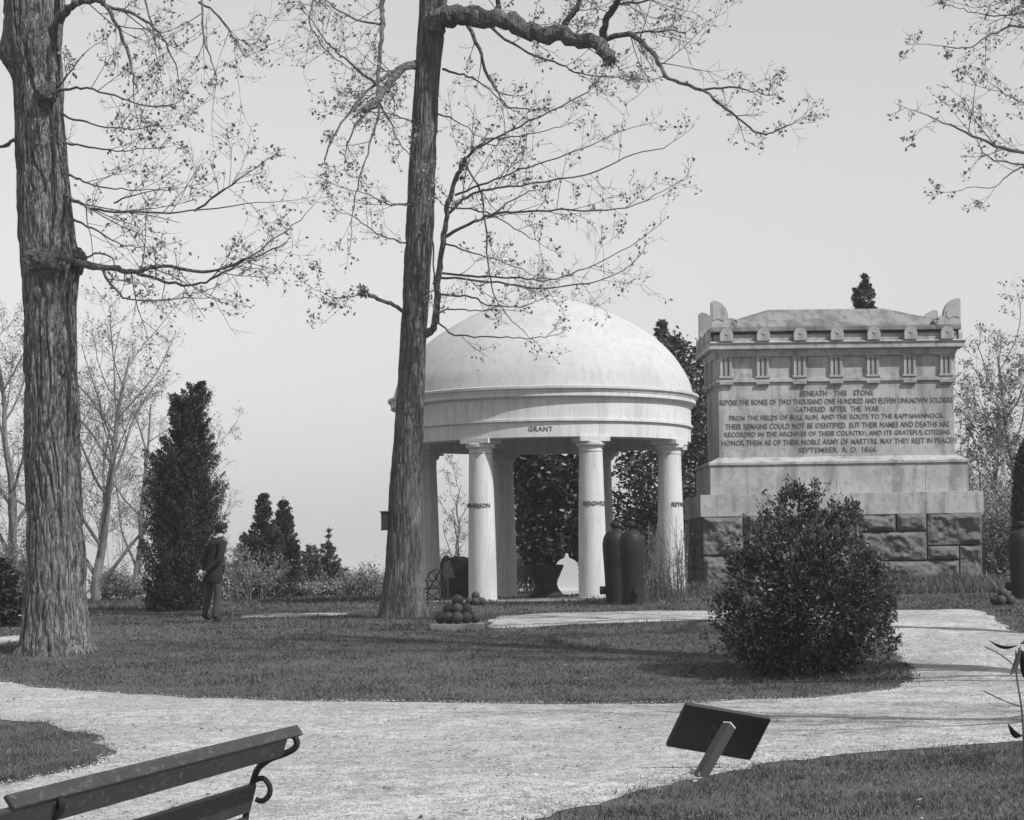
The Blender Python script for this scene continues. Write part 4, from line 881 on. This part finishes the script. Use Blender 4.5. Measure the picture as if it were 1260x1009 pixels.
scrub('scrub_bush', 'low scrub between the young cedars and the dark trunk', 425, 478, 745, 30, 62, 3, 302, stems=24)
scrub('scrub_bush', 'low scrub at the foot of the young cedars', 345, 425, 745, 18, 60, 4, 303, stems=26)
scrub('scrub_bush', 'pale scrub under the bare tree beside the cedar', 112, 180, 745, 34, 62, 4, 304, stems=30)
scrub('scrub_bush', 'scrub left of the furrowed oak behind the dark shrub', -20, 40, 745, 70, 60, 5, 305, stems=34)
scrub('scrub_bush', 'light scrub showing behind the left temple columns', 530, 600, 742, 40, 66, 4, 306, stems=30)
scrub('scrub_bush', 'light scrub beside the urn seen through the temple', 625, 665, 742, 60, 64, 4, 307, stems=26)
scrub('scrub_bush', 'scrub behind the twin guns and right temple column', 745, 850, 740, 80, 63, 5, 308, stems=44)
scrub('scrub_bush', 'scrub thicket behind the right end of the tomb', 1195, 1270, 742, 110, 58, 7, 309, stems=60)
scrub('scrub_bush', 'scrub thicket behind the clipped cedar', 1250, 1320, 742, 120, 64, 6, 310, stems=44)
scrub('scrub_bush', 'bushy tangle at the foot of the tall cedar', 236, 250, 757, 34, 45.2, 4, 311, stems=18)
def dry_stems():
    g = np.random.default_rng(44); p0 = G(818, 742); root = empty('dry_stem_shrub', (p0.x, 46.2, tzf(p0.x, 46.2))); prop(root, 'clump of tall pale dry stems before the temple column nearest the tomb', 'shrub')
    t = Tree(44)
    for k in range(110):
        x = W(g.uniform(792, 846), 740, 46.2).x; y = 46.2 + g.uniform(-.5, .4); h = g.uniform(.5, 1.9) * (1 - .25 * abs(g.normal()) * .3)
        z = tzf(x, y); pts, rad = t.poly(Vector((x, y, z - .03)), Vector((g.normal() * .07, g.normal() * .07, 1)), h, .008, .004, 4, .05, .05); t.tw.tube(pts, rad, 3, cap=False)
        for q in range(3):
            i = random.randint(1, 3); t.twig(pts[i], t.side(Vector((0, 0, 1)), 15, 40), h * .25, .005, 0, .1, .1, 2, 3, .4)
    finish_tree(t, root, M['dry'], .05, 2, .03, M['scrub'], 'stems'); local(root)
dry_stems()

# ------------------------------------------------------------------ upright guns, shot piles
def gun(px, d, label, trun_ang, top_py=641):
    x = unroll(px, 700)[0] * d / FPX; z = tzf(x, d); H = W(px, top_py, d).z - z
    root = empty('upright_gun', (x, d, z), R(trun_ang)); prop(root, label, 'cannon', 'old guns set upright in the ground')
    s = H / 1.82
    prof = [(.20, -.2), (.215, .1), (.225, .42), (.245, .8), (.262, 1.1), (.27, 1.28), (.258, 1.40), (.225, 1.50), (.165, 1.575), (.10, 1.615), (.065, 1.635)]
    m = MB(); m.lathe([(a, b * s) for a, b in smooth_prof(prof, 3)], 36); m.build('barrel', M['iron'], root, smooth=True)
    m = MB(); m.lathe([(.06, 1.625 * s), (.055, 1.66 * s), (.085, 1.69 * s), (.10, 1.735 * s), (.085, 1.785 * s), (.04, 1.815 * s), (.005, 1.82 * s)], 24); m.build('cascabel', M['iron'], root, smooth=True)
    for sgn in (-1, 1):
        m = MB(); m.tube([(0, sgn * .15, .30 * s), (0, sgn * .34, .30 * s)], .085, 20); m.build('trunnion', M['iron'], root, bevel=.006)
    return root
gun(757.5, 44.3, 'upright iron gun, hind one of the twin pair before the temple', 90)
gun(777.5, 43.4, 'upright iron gun, fore one of the twin pair, trunnion turned to the walk', 18)
g3 = gun(861, 54.6, 'upright iron gun behind the tomb corner with only a trunnion showing', 96, 600)
gun(1257, 43.5, 'upright iron gun standing before the clipped cedar', 50)
m = MB(); bmx = bmesh.new(); bmesh.ops.create_icosphere(bmx, subdivisions=3, radius=.1)
for f in bmx.faces: f.smooth = True
ballme = bpy.data.meshes.new('cannonball'); bmx.to_mesh(ballme); bmx.free(); ballme.materials.append(M['ball'])
def pile(px, d, rot, layers, label, group, z0=None, r=.102):
    x = unroll(px, 750)[0] * d / FPX; z = tzf(x, d) if z0 is None else z0; s = r / .1
    for k, n in enumerate(layers):
        for i in range(n):
            for j in range(n):
                u, v = (i - (n - 1) / 2) * 2 * r, (j - (n - 1) / 2) * 2 * r
                o = obj('cannonball', ballme); o.scale = (s, s, s)
                o.location = (x + u * math.cos(rot) - v * math.sin(rot), d + u * math.sin(rot) + v * math.cos(rot), z + r + k * r * math.sqrt(2) * .99)
                o.rotation_euler = (random.random() * 6, random.random() * 6, 0); prop(o, label % (('topmost' if n == 1 else 'lowest layer' if k == 0 else 'middle layer')), 'cannonball', group + ', ' + ('top' if n == 1 else 'bottom' if k == 0 else 'middle'))
p = G(562, 772); d = 34.5; x = unroll(563, 770)[0] * d / FPX; zt = tzf(x, d) + .06
m = MB(); m.box((0, 0, -.06), (.86, .86, .18)); sl_ = m.build('shot_slab', M['slab'], None, bevel=.015); sl_.location = (x, d, zt); prop(sl_, 'low square stone slab under the larger pile of cannonballs', 'slab')
pile(563, d, R(45), (3, 2, 1), 'iron cannonball, %s of the larger pyramid on the stone slab', 'cannonballs on the slab', zt + .031, .099)
pile(585.5, 44.3, R(45), (2, 1), 'iron cannonball, %s of the small pile at the foot of the temple column', 'cannonballs by the temple column', None, .088)
pile(1234, 40.0, R(20), (2, 1), 'iron cannonball, %s of the small pile beside the upright gun and tomb', 'cannonballs right of the tomb', None, .1)

# ------------------------------------------------------------------ iron garden chair, boulder, headstone
cx_ = W(534, 740, 44.6); cz = tzf(cx_.x, 44.6)
ch = empty('iron_chair', (cx_.x, 44.6, cz), R(-12)); prop(ch, 'cast iron garden chair with a twig lattice back beside the dark trunk', 'chair')
def loop(m, c, rx, rz, y, r=.011, n=12, tilt=0):
    pts = [(c[0] + rx * math.cos(2 * math.pi * k / n + tilt), y, c[1] + rz * math.sin(2 * math.pi * k / n + tilt)) for k in range(n + 1)]; m.tube(pts, r, 5, cap=False)
m = MB()
m.tube([(-.19, .18, .36), (-.20, .20, .55), (-.15, .21, .68), (-.05, .22, .75), (.06, .22, .75), (.16, .21, .67), (.20, .20, .55), (.19, .18, .36)], .014, 6)
loop(m, (-.075, .62), .075, .10, .21); loop(m, (.08, .6), .07, .11, .21); loop(m, (0, .46), .08, .07, .2); loop(m, (-.13, .45), .05, .07, .2); loop(m, (.13, .45), .05, .07, .2)
m.tube([(-.16, .2, .37), (-.02, .21, .54), (.1, .215, .72)], .010, 5); m.tube([(.15, .2, .37), (.03, .21, .52), (-.1, .215, .7)], .010, 5)
m.build('lattice_back', M['iron'], ch)
m = MB(); m.lathe([(.005, .345), (.20, .345), (.215, .355), (.215, .37), (.2, .378), (.005, .378)], 20, cap=False); m.build('seat', M['iron'], ch)
for sx in (-1, 1):
    for sy in (-1, 1):
        m = MB(); m.tube([(sx * .15, sy * .14, .35), (sx * .19, sy * .18, .2), (sx * .17, sy * .17, .08), (sx * .21, sy * .21, 0)], [.018, .016, .013, .016], 6); m.build('leg', M['iron'], ch)
    m = MB(); m.tube([(sx * .2, .18, .52), (sx * .25, .05, .54), (sx * .24, -.12, .5), (sx * .19, -.16, .36)], .013, 6); loop(m, (sx * .0, .0), .001, .001, 0); 
    m.build('arm', M['iron'], ch)
    m = MB(); m.tube([(sx * .17, -.17, .1), (0, -.1, .2), (-sx * .17, -.17, .3)], .010, 5); m.build('brace', M['iron'], ch)
bm = bmesh.new(); bmesh.ops.create_icosphere(bm, subdivisions=5, radius=1)
for v in bm.verts:
    c = v.co.copy(); n_ = .22 * float(vnoise(c.x * 1.6, c.y * 1.6, c.z * 1.6, 81)) + .10 * float(vnoise(c.x * 4, c.y * 4, c.z * 4, 82)) + .05 * float(vnoise(c.x * 9, c.y * 9, c.z * 9, 83))
    v.co = Vector((max(min(c.x, .72), -.72) * .66, c.y * .55, max(min(c.z, .78), -.6) * .8)) * (1 + n_)
me = bpy.data.meshes.new('boulder'); bm.to_mesh(me); bm.free()
p = W(566, 738, 55); bo_ = obj('boulder', me, M['boulder']); bo_.location = (p.x, 55, tzf(p.x, 55) + .42); prop(bo_, 'squat dark boulder behind the temple columns near the iron chair', 'boulder')
p = W(551, 711, 54.2); m = MB(); m.add([(-.1, 0, -.2), (.2, 0, -.2), (.06, 0, .26), (-.1, .03, .18), (-.1, .06, -.2), (.2, .06, -.2), (.06, .06, .26), (-.1, .06, .18)], [(0, 1, 2, 3), (7, 6, 5, 4), (0, 4, 5, 1), (1, 5, 6, 2), (2, 6, 7, 3), (3, 7, 4, 0)])
m.add([(-.02, .02, -.75), (.02, .02, -.75), (.02, .05, -.75), (-.02, .05, -.75), (-.02, .02, -.1), (.02, .02, -.1), (.02, .05, -.1), (-.02, .05, -.1)], [(0, 1, 5, 4), (1, 2, 6, 5), (2, 3, 7, 6), (3, 0, 4, 7), (3, 2, 1, 0), (4, 5, 6, 7)])
o = m.build('marker_board', M['slab'], None); o.location = (p.x, 54.1, tzf(p.x, 54.1) + .72); prop(o, 'small pale pointed marker board leaning at the dark boulder', 'marker')
hs = empty('headstone', (W(698, 735, 59).x, 59, tzf(W(698, 735, 59).x, 59))); prop(hs, 'white marble headstone with an arched top and small finial beyond the temple', 'headstone')
wd_ = .31; arch_ = [(-wd_, .12), (wd_, .12), (wd_, .78)] + [(wd_ * math.cos(R(a)), .78 + .24 * math.sin(R(a))) for a in range(15, 76, 15)] + [(.05, 1.07), (.045, 1.13), (0, 1.16), (-.045, 1.13), (-.05, 1.07)] + [(wd_ * math.cos(R(a)), .78 + .24 * math.sin(R(a))) for a in range(105, 166, 15)] + [(-wd_, .78)]
m = MB(); m.prism(arch_, -.07, .07); m.build('stone', M['marble'], hs, bevel=.01)
m = MB(); m.box((0, 0, .05), (.78, .4, .14)); m.build('base', M['marble'], hs, bevel=.01)
p = W(703, 740, 57.5); m = MB(); m.box((0, 0, 0), (.6, .5, .08)); o = m.build('grave_slab', M['marble'], None, bevel=.01); o.location = (p.x, 57.5, tzf(p.x, 57.5) + .03); prop(o, 'low white slab on the ground before the headstone', 'slab')

# ------------------------------------------------------------------ the tilted notice board
DS = 15.3; SC = DS / FPX
pb = G(861, 957); sg = empty('notice_board', (pb.x, pb.y, pb.z)); prop(sg, 'tilted dark notice board seen from behind on a leaning post by the walk', 'sign')
tl = W(846, 869, DS + .05) - Vector(sg.location)
e1 = Vector((103, 30, -21)) * SC; e2 = Vector((-21, 36, -50)) * SC; nb = e1.cross(e2).normalized()
def slab_from(o0, a, b, th, name, mat, bev=.006):
    m = MB(); c = [o0, o0 + a, o0 + a + b, o0 + b]; P = [q for q in c] + [q + nb * th for q in c]
    m.add(P, [(0, 1, 2, 3), (7, 6, 5, 4), (0, 4, 5, 1), (1, 5, 6, 2), (2, 6, 7, 3), (3, 7, 4, 0)]); return m.build(name, mat, sg, bevel=bev)
if nb.y < 0: nb = -nb
slab_from(tl, e1, e2, .024, 'board', M['wood'])
a_, b_ = e1.normalized(), e2.normalized()
for (o0, aa, bb) in [(tl - a_ * .014 - b_ * .016 - nb * .004, a_ * (e1.length + .028), b_ * .018), (tl - a_ * .014 + e2 - nb * .004, a_ * (e1.length + .028), b_ * .018), (tl - a_ * .016 - nb * .003, a_ * .018, e2), (tl + e1 - nb * .003, a_ * .018, e2)]:
    slab_from(o0, aa, bb, .034, 'frame_bar', M['post'], .003)
top = W(897, 893, DS) - Vector(sg.location); ax = (top - Vector((0, 0, 0))).normalized()
m = MB(); q = ax.to_track_quat('Z', 'Y').to_matrix(); Lp = top.length
back = tl + e1 * .5 + e2 * .35
offs = nb * -(.05)
P0 = Vector((0, 0, -.25)) ; m.box(ax * (Lp / 2 - .12) , (.075, .075, Lp + .24), q); po = m.build('post', M['post'], sg, bevel=.005)
m = MB(); m.box(ax * (Lp + .006), (.071, .071, .008), q); m.build('post_end', M['post_end'], sg)

# ------------------------------------------------------------------ the bench in the corner
def atz(px, py, z):
    x, y = unroll(px, py); d = (CAMZ - z) * FPX / y; return Vector((x * d / FPX, d, z))
RZ = .93
A, B = atz(366, 891, RZ), atz(8, 977, RZ); ax = (B - A); LB = ax.length; ax.normalize()
bn = empty('garden_bench', (A.x, A.y, 0)); prop(bn, 'dark slatted garden bench with scrolled iron ends on the gravel walk', 'bench')
out_ = Vector((-ax.y, ax.x, 0)); out_ = out_ if out_.x > 0 else -out_      # the back of the bench, towards the walk's middle
def bp(s, u, z): return ax * s + out_ * u + Vector((0, 0, z))
def slat(s0, s1, u0, z0, u1, z1, th, name='slat', mat=M['paint']):
    d = Vector((u1 - u0, z1 - z0)).normalized(); nn = Vector((-d.y, d.x)) * th
    m = MB(); c = [(u0, z0), (u1, z1), (u1 + nn.x, z1 + nn.y), (u0 + nn.x, z0 + nn.y)]
    P = [bp(s0, *q) for q in c] + [bp(s1, *q) for q in c]
    m.add(P, [(0, 1, 2, 3), (7, 6, 5, 4), (0, 4, 5, 1), (1, 5, 6, 2), (2, 6, 7, 3), (3, 7, 4, 0)]); return m.build(name, mat, bn, bevel=.006)
slat(0, LB, .0, RZ, .026, RZ - .038, -.016)
slat(.17, LB + .35, .016, RZ - .044, -.006, RZ - .112, -.026)
slat(.09, LB + .3, -.135, .705, -.165, .60, -.026)
slat(.09, LB + .3, -.175, .575, -.19, .50, -.026)
for k in range(5): slat(.06, LB + .1, -.24 - k * .085, .43 + .012 * (k % 2) + .004 * k, -.24 - k * .085 - .07, .434 + .012 * (k % 2) + .004 * k, .026, 'seat_slat')
def scroll(s):
    m = MB()
    prof = [(-.15, .0), (-.12, .16), (-.20, .36), (-.205, .46), (-.19, .56), (-.178, .64), (-.158, .71), (-.135, .765), (-.09, .80), (-.04, .818), (.005, .838), (.022, .862), (.012, .888), (-.02, .896), (-.05, .885)]
    m.tube(spline([bp(s, u, z) for u, z in prof], 4), .0125, 8)
    m.tube(spline([bp(s, u, z) for u, z in [(-.15, .72), (-.115, .728), (-.09, .70), (-.092, .665), (-.118, .642), (-.145, .648)]], 4), .011, 8)
    m.tube(spline([bp(s, u, z) for u, z in [(-.05, .885), (-.07, .86), (-.10, .82), (-.13, .77)]], 4), .013, 8)
    m.tube(spline([bp(s, u, z) for u, z in [(-.20, .42), (-.4, .43), (-.6, .45), (-.68, .42), (-.66, .3), (-.6, .16), (-.66, 0)]], 4), .014, 8)
    m.tube(spline([bp(s, u, z) for u, z in [(-.14, .2), (-.35, .14), (-.62, .2)]], 4), .010, 6)
    m.build('iron_end', M['iron'], bn, smooth=True)
scroll(.08); scroll(LB - .30)

# ------------------------------------------------------------------ the sapling at the right edge
sp = W(1262, 1000, 9.2); sap = empty('sapling', (sp.x, 9.2, tzf(sp.x, 9.2))); prop(sap, 'thin sapling with a few large dark drooping leaves at the edge of the grass', 'sapling')
m = MB(); S = spline([Vector((W(1266, 1009, 9.2).x, 9.2, -.1)), W(1263, 1000, 9.2), W(1261, 950, 9.15), W(1258, 880, 9.1), W(1251, 832, 9.1), W(1250, 800, 9.1)], 4); m.tube(S, [.007 - .004 * i / len(S) for i in range(len(S))], 6); m.build('stem', M['twig'], sap)
def leaf_obj(a, b, wdt, d, dip, nm='leaf'):
    p, q = W(*a, d), W(*b, d + dip); L = q - p; side = L.cross(Vector((.3, 1, .35))).normalized(); nn = L.normalized().cross(side)
    V = []; F = []; n = 8
    for i in range(n + 1):
        t_ = i / n; wv = wdt * (math.sin(math.pi * min(1, t_ * .98 + .01)) ** .75) * (1 - .35 * t_); c = p + L * t_ - Vector((0, 0, .02 * math.sin(math.pi * t_)))
        V += [c - side * wv + nn * wv * .35, c, c + side * wv + nn * wv * .35]
    for i in range(n):
        for k in range(2): F.append((3 * i + k, 3 * i + k + 1, 3 * i + k + 4, 3 * i + k + 3))
    me = bpy.data.meshes.new(nm); me.from_pydata([tuple(v) for v in V], [], F); me.update(); o = obj(nm, me, M['fern'], sap, smooth=True)
    md = o.modifiers.new('t', 'SOLIDIFY'); md.thickness = .0015
for a, b, wd_, dip in [((1252, 794), (1216, 787), .012, .05), ((1256, 795), (1243, 831), .020, -.04), ((1252, 797), (1285, 812), .02, .05), ((1255, 792), (1275, 770), .018, .08), ((1258, 905), (1240, 890), .024, -.05), ((1259, 820), (1290, 835), .02, 0.1), ((1259, 880), (1290, 870), .02, .1), ((1257, 800), (1262, 836), .022, .06)]:
    leaf_obj(a, b, wd_ * .75, 9.1, dip)
for P in [[(1262, 1004), (1230, 975), (1205, 955), (1196, 946)], [(1210, 958), (1215, 940), (1219, 930)], [(1254, 824), (1232, 806), (1212, 796)], [(1258, 870), (1235, 862), (1210, 850)]]:
    m = MB(); m.tube(spline([W(x, y, 9.15) for x, y in P], 3), .0028, 4); m.build('side_twig', M['twig'], sap)
local(sap)

# ------------------------------------------------------------------ the man stooping by the cedar
def person():
    d = 37.6; base = W(260, 757, d); gz_ = tzf(base.x, d)
    root = empty('person', (base.x, d, gz_), R(0)); prop(root, 'man in dark coat with pale collar, back turned, beside the tall cedar', 'person')
    J = {'pelvis': (0, 0, .90), 'waist': (-.005, -.01, 1.05), 'chest': (-.02, -.05, 1.28), 'uchest': (-.015, -.09, 1.42), 'neck': (.0, -.13, 1.52), 'head': (.015, -.17, 1.62), 'crown': (.02, -.19, 1.73),
         'hipL': (-.10, 0, .86), 'kneeL': (-.13, -.05, .48), 'ankL': (-.12, .02, .09), 'toeL': (-.11, -.14, .04), 'hipR': (.10, 0, .86), 'kneeR': (.15, -.02, .48), 'ankR': (.19, .04, .09), 'toeR': (.22, -.11, .04),
         'shL': (-.19, -.09, 1.40), 'elL': (-.25, .0, 1.13), 'wrL': (-.10, .17, .93), 'haL': (-.03, .205, .86), 'shR': (.17, -.09, 1.40), 'elR': (.25, .0, 1.13), 'wrR': (.10, .18, .90), 'haR': (.04, .22, .83)}
    rad = {'pelvis': (.155, .12), 'waist': (.15, .115), 'chest': (.165, .125), 'uchest': (.14, .10), 'neck': (.056, .056), 'head': (.083, .095), 'crown': (.06, .07), 'hipL': (.10, .10), 'hipR': (.10, .10), 'kneeL': (.072, .072), 'kneeR': (.072, .072), 'ankL': (.052, .056), 'ankR': (.052, .056),
           'toeL': (.045, .036), 'toeR': (.045, .036), 'shL': (.085, .085), 'shR': (.085, .085), 'elL': (.06, .06), 'elR': (.06, .06), 'wrL': (.042, .042), 'wrR': (.042, .042), 'haL': (.04, .03), 'haR': (.04, .03)}
    E = [('pelvis', 'waist'), ('waist', 'chest'), ('chest', 'uchest'), ('uchest', 'neck'), ('neck', 'head'), ('head', 'crown'), ('pelvis', 'hipL'), ('hipL', 'kneeL'), ('kneeL', 'ankL'), ('ankL', 'toeL'), ('pelvis', 'hipR'), ('hipR', 'kneeR'), ('kneeR', 'ankR'), ('ankR', 'toeR'),
         ('uchest', 'shL'), ('shL', 'elL'), ('elL', 'wrL'), ('wrL', 'haL'), ('uchest', 'shR'), ('shR', 'elR'), ('elR', 'wrR'), ('wrR', 'haR')]
    for s in 'LR':                    # five fingers each
        h = Vector(J['ha' + s]); w_ = Vector(J['wr' + s]); f = (h - w_).normalized(); sd_ = f.cross(Vector((1, 0, 0))).normalized()
        for k in range(5):
            o_ = sd_ * (k - 2) * .018; ln = (.05, .07, .078, .07, .055)[k]
            b0 = h + o_ + f * (.0 if k else -.03); b1 = b0 + (f + sd_ * ((k - 2) * .12 - (.5 if k == 0 else 0))).normalized() * ln; b2 = b1 + (f * .6 + Vector((0, .1, -.4))).normalized() * ln * .6
            for q, pt in enumerate((b0, b1, b2)):
                n_ = 'f%s%d%d' % (s, k, q); J[n_] = tuple(pt); rad[n_] = (.0095, .0095) if q else (.011, .011)
            E += [('ha' + s, 'f%s%d0' % (s, k)), ('f%s%d0' % (s, k), 'f%s%d1' % (s, k)), ('f%s%d1' % (s, k), 'f%s%d2' % (s, k))]
    names_ = list(J); ix = {n_: i for i, n_ in enumerate(names_)}
    me = bpy.data.meshes.new('sk'); me.from_pydata([J[n_] for n_ in names_], [(ix[a], ix[b]) for a, b in E], []); o = bpy.data.objects.new('sk', me); COL.objects.link(o)
    md = o.modifiers.new('s', 'SKIN')
    for n_ in names_: me.skin_vertices[0].data[ix[n_]].radius = rad[n_]
    me.skin_vertices[0].data[ix['pelvis']].use_root = True
    sb = o.modifiers.new('d', 'SUBSURF'); sb.levels = 2; sb.render_levels = 2
    dg = bpy.context.evaluated_depsgraph_get(); body = bpy.data.meshes.new_from_object(o.evaluated_get(dg)); bpy.data.objects.remove(o)
    body.name = 'body'; body.materials.clear()
    for k in ('cloth_dark', 'cloth_mid', 'skin', 'boot'): body.materials.append(M[k] if k in M else M['iron'])
    P_ = {n_: Vector(J[n_]) for n_ in names_}
    for p_ in body.polygons:
        p_.use_smooth = True; c = p_.center
        if (c - P_['head']).length < .16 and c.z > 1.53 or min((c - P_['haL']).length, (c - P_['haR']).length) < .11 and c.z < .93: p_.material_index = 2
        elif c.z < .12: p_.material_index = 3
        elif c.z < .80: p_.material_index = 1
        else: p_.material_index = 0
    obj('body', body, None, root)
    # coat skirt, collar, hair, hat
    m = MB(); V = []; ns = 28
    for i, (z_, rx, ry, oy) in enumerate([(1.12, .165, .13, -.02), (1.0, .175, .14, -.01), (.88, .195, .16, -.01), (.76, .215, .175, -.01), (.72, .205, .165, -.01)]):
        for k in range(ns):
            a = 2 * math.pi * k / ns; w2 = 1 + .03 * math.sin(5 * a + i); V.append((rx * w2 * math.cos(a), oy + ry * w2 * math.sin(a), z_))
    m.add(V, [(i * ns + k, i * ns + (k + 1) % ns, (i + 1) * ns + (k + 1) % ns, (i + 1) * ns + k) for i in range(4) for k in range(ns)]); m.build('coat_skirt', M['cloth_dark'], root, smooth=True)
    m = MB(); c0 = Vector((.0, -.115, 1.495)); pts = [(c0 + Vector((.085 * math.cos(a), .08 * math.sin(a), .018 * math.sin(a)))) for a in [2 * math.pi * k / 16 for k in range(17)]]; m.tube(pts, .018, 6, cap=False); m.build('collar', M['linen'], root, smooth=True)
    m = MB(); m.tube(spline([Vector((.06, -.08, 1.50)), Vector((.13, -.07, 1.44)), Vector((.19, -.06, 1.34)), Vector((.215, -.04, 1.24))], 3), .012, 6); m.build('scarf_end', M['linen'], root)
    hd = Vector((.018, -.175, 1.685)); m = MB(); m.lathe([(.104, -.01), (.12, .004), (.118, .03), (.108, .055), (.085, .08), (.03, .092), (.005, .093)], 24, tuple(hd)); m.build('hat', M['cloth_dark'], root, smooth=True)
    m = MB(); m.lathe([(.05, -.12), (.085, -.09), (.097, -.04), (.098, .01), (.09, .03)], 20, tuple(hd + Vector((0, .02, 0))), cap=True); m.build('hair', M['cloth_dark'], root, smooth=True)
    for s in (-1, 1):
        m = MB(); e = hd + Vector((s * .035, -.088, -.05)); m.lathe([(.001, -.012), (.011, -.006), (.012, 0), (.011, .006), (.001, .012)], 10, tuple(e)); m.build('eye', M['iron'], root, smooth=True)
        m = MB(); m.tube([hd + Vector((s * .085, -.01, -.075)), hd + Vector((s * .098, .0, -.05)), hd + Vector((s * .088, .005, -.025))], [.012, .018, .012], 8); m.build('ear', M['skin'], root, smooth=True)
    m = MB(); m.tube([hd + Vector((0, -.085, -.035)), hd + Vector((0, -.115, -.07)), hd + Vector((0, -.09, -.08))], [.010, .017, .012], 8); m.build('nose', M['skin'], root, smooth=True)
    m = MB(); m.tube([hd + Vector((-.025, -.088, -.108)), hd + Vector((0, -.095, -.106)), hd + Vector((.025, -.088, -.108))], .006, 6); m.build('mouth', M['cloth_mid'], root)
    root.rotation_euler = (0, R(-4), R(128))
    # the rake he leans on
    rk = empty('rake', (base.x + .34, d - .12, tzf(base.x + .34, d - .12))); prop(rk, 'wooden rake with a pale handle resting against the man in the dark coat', 'rake')
    m = MB(); m.tube([(.08, 0, .02), (.02, .02, .3), (-.10, .06, 1.28)], .013, 6); m.build('handle', M['dry'], rk)
    m = MB(); m.tube([(-.06, -.08, .05), (.22, .08, .05)], .014, 6); m.build('head', M['post'], rk)
    for q in range(8):
        f = q / 7; x_, y_ = -.05 + .26 * f, -.075 + .15 * f; m = MB(); m.tube([(x_, y_, .05), (x_, y_ - .02, -.01)], .006, 4); m.build('tooth', M['post'], rk)
person()

# ------------------------------------------------------------------ the air: haze added to lift the darks and fade the distance
m = MB(); m.box((0, 2000, -2.5), (6400, 6000, 66)); hz = m.build('haze', None); hm = bpy.data.materials.new('thin haze'); hm.use_nodes = True; hn = hm.node_tree
hn.nodes.clear(); pv = hn.nodes.new('ShaderNodeVolumePrincipled'); pv.inputs['Density'].default_value = .0006; pv.inputs['Color'].default_value = (.92, .92, .92, 1); mo = hn.nodes.new('ShaderNodeOutputMaterial'); hn.links.new(pv.outputs[0], mo.inputs['Volume'])
hz.data.materials.append(hm); prop(hz, 'thin pale haze over the grounds, added to lift the darks and fade the distance', 'haze', kind='stuff')
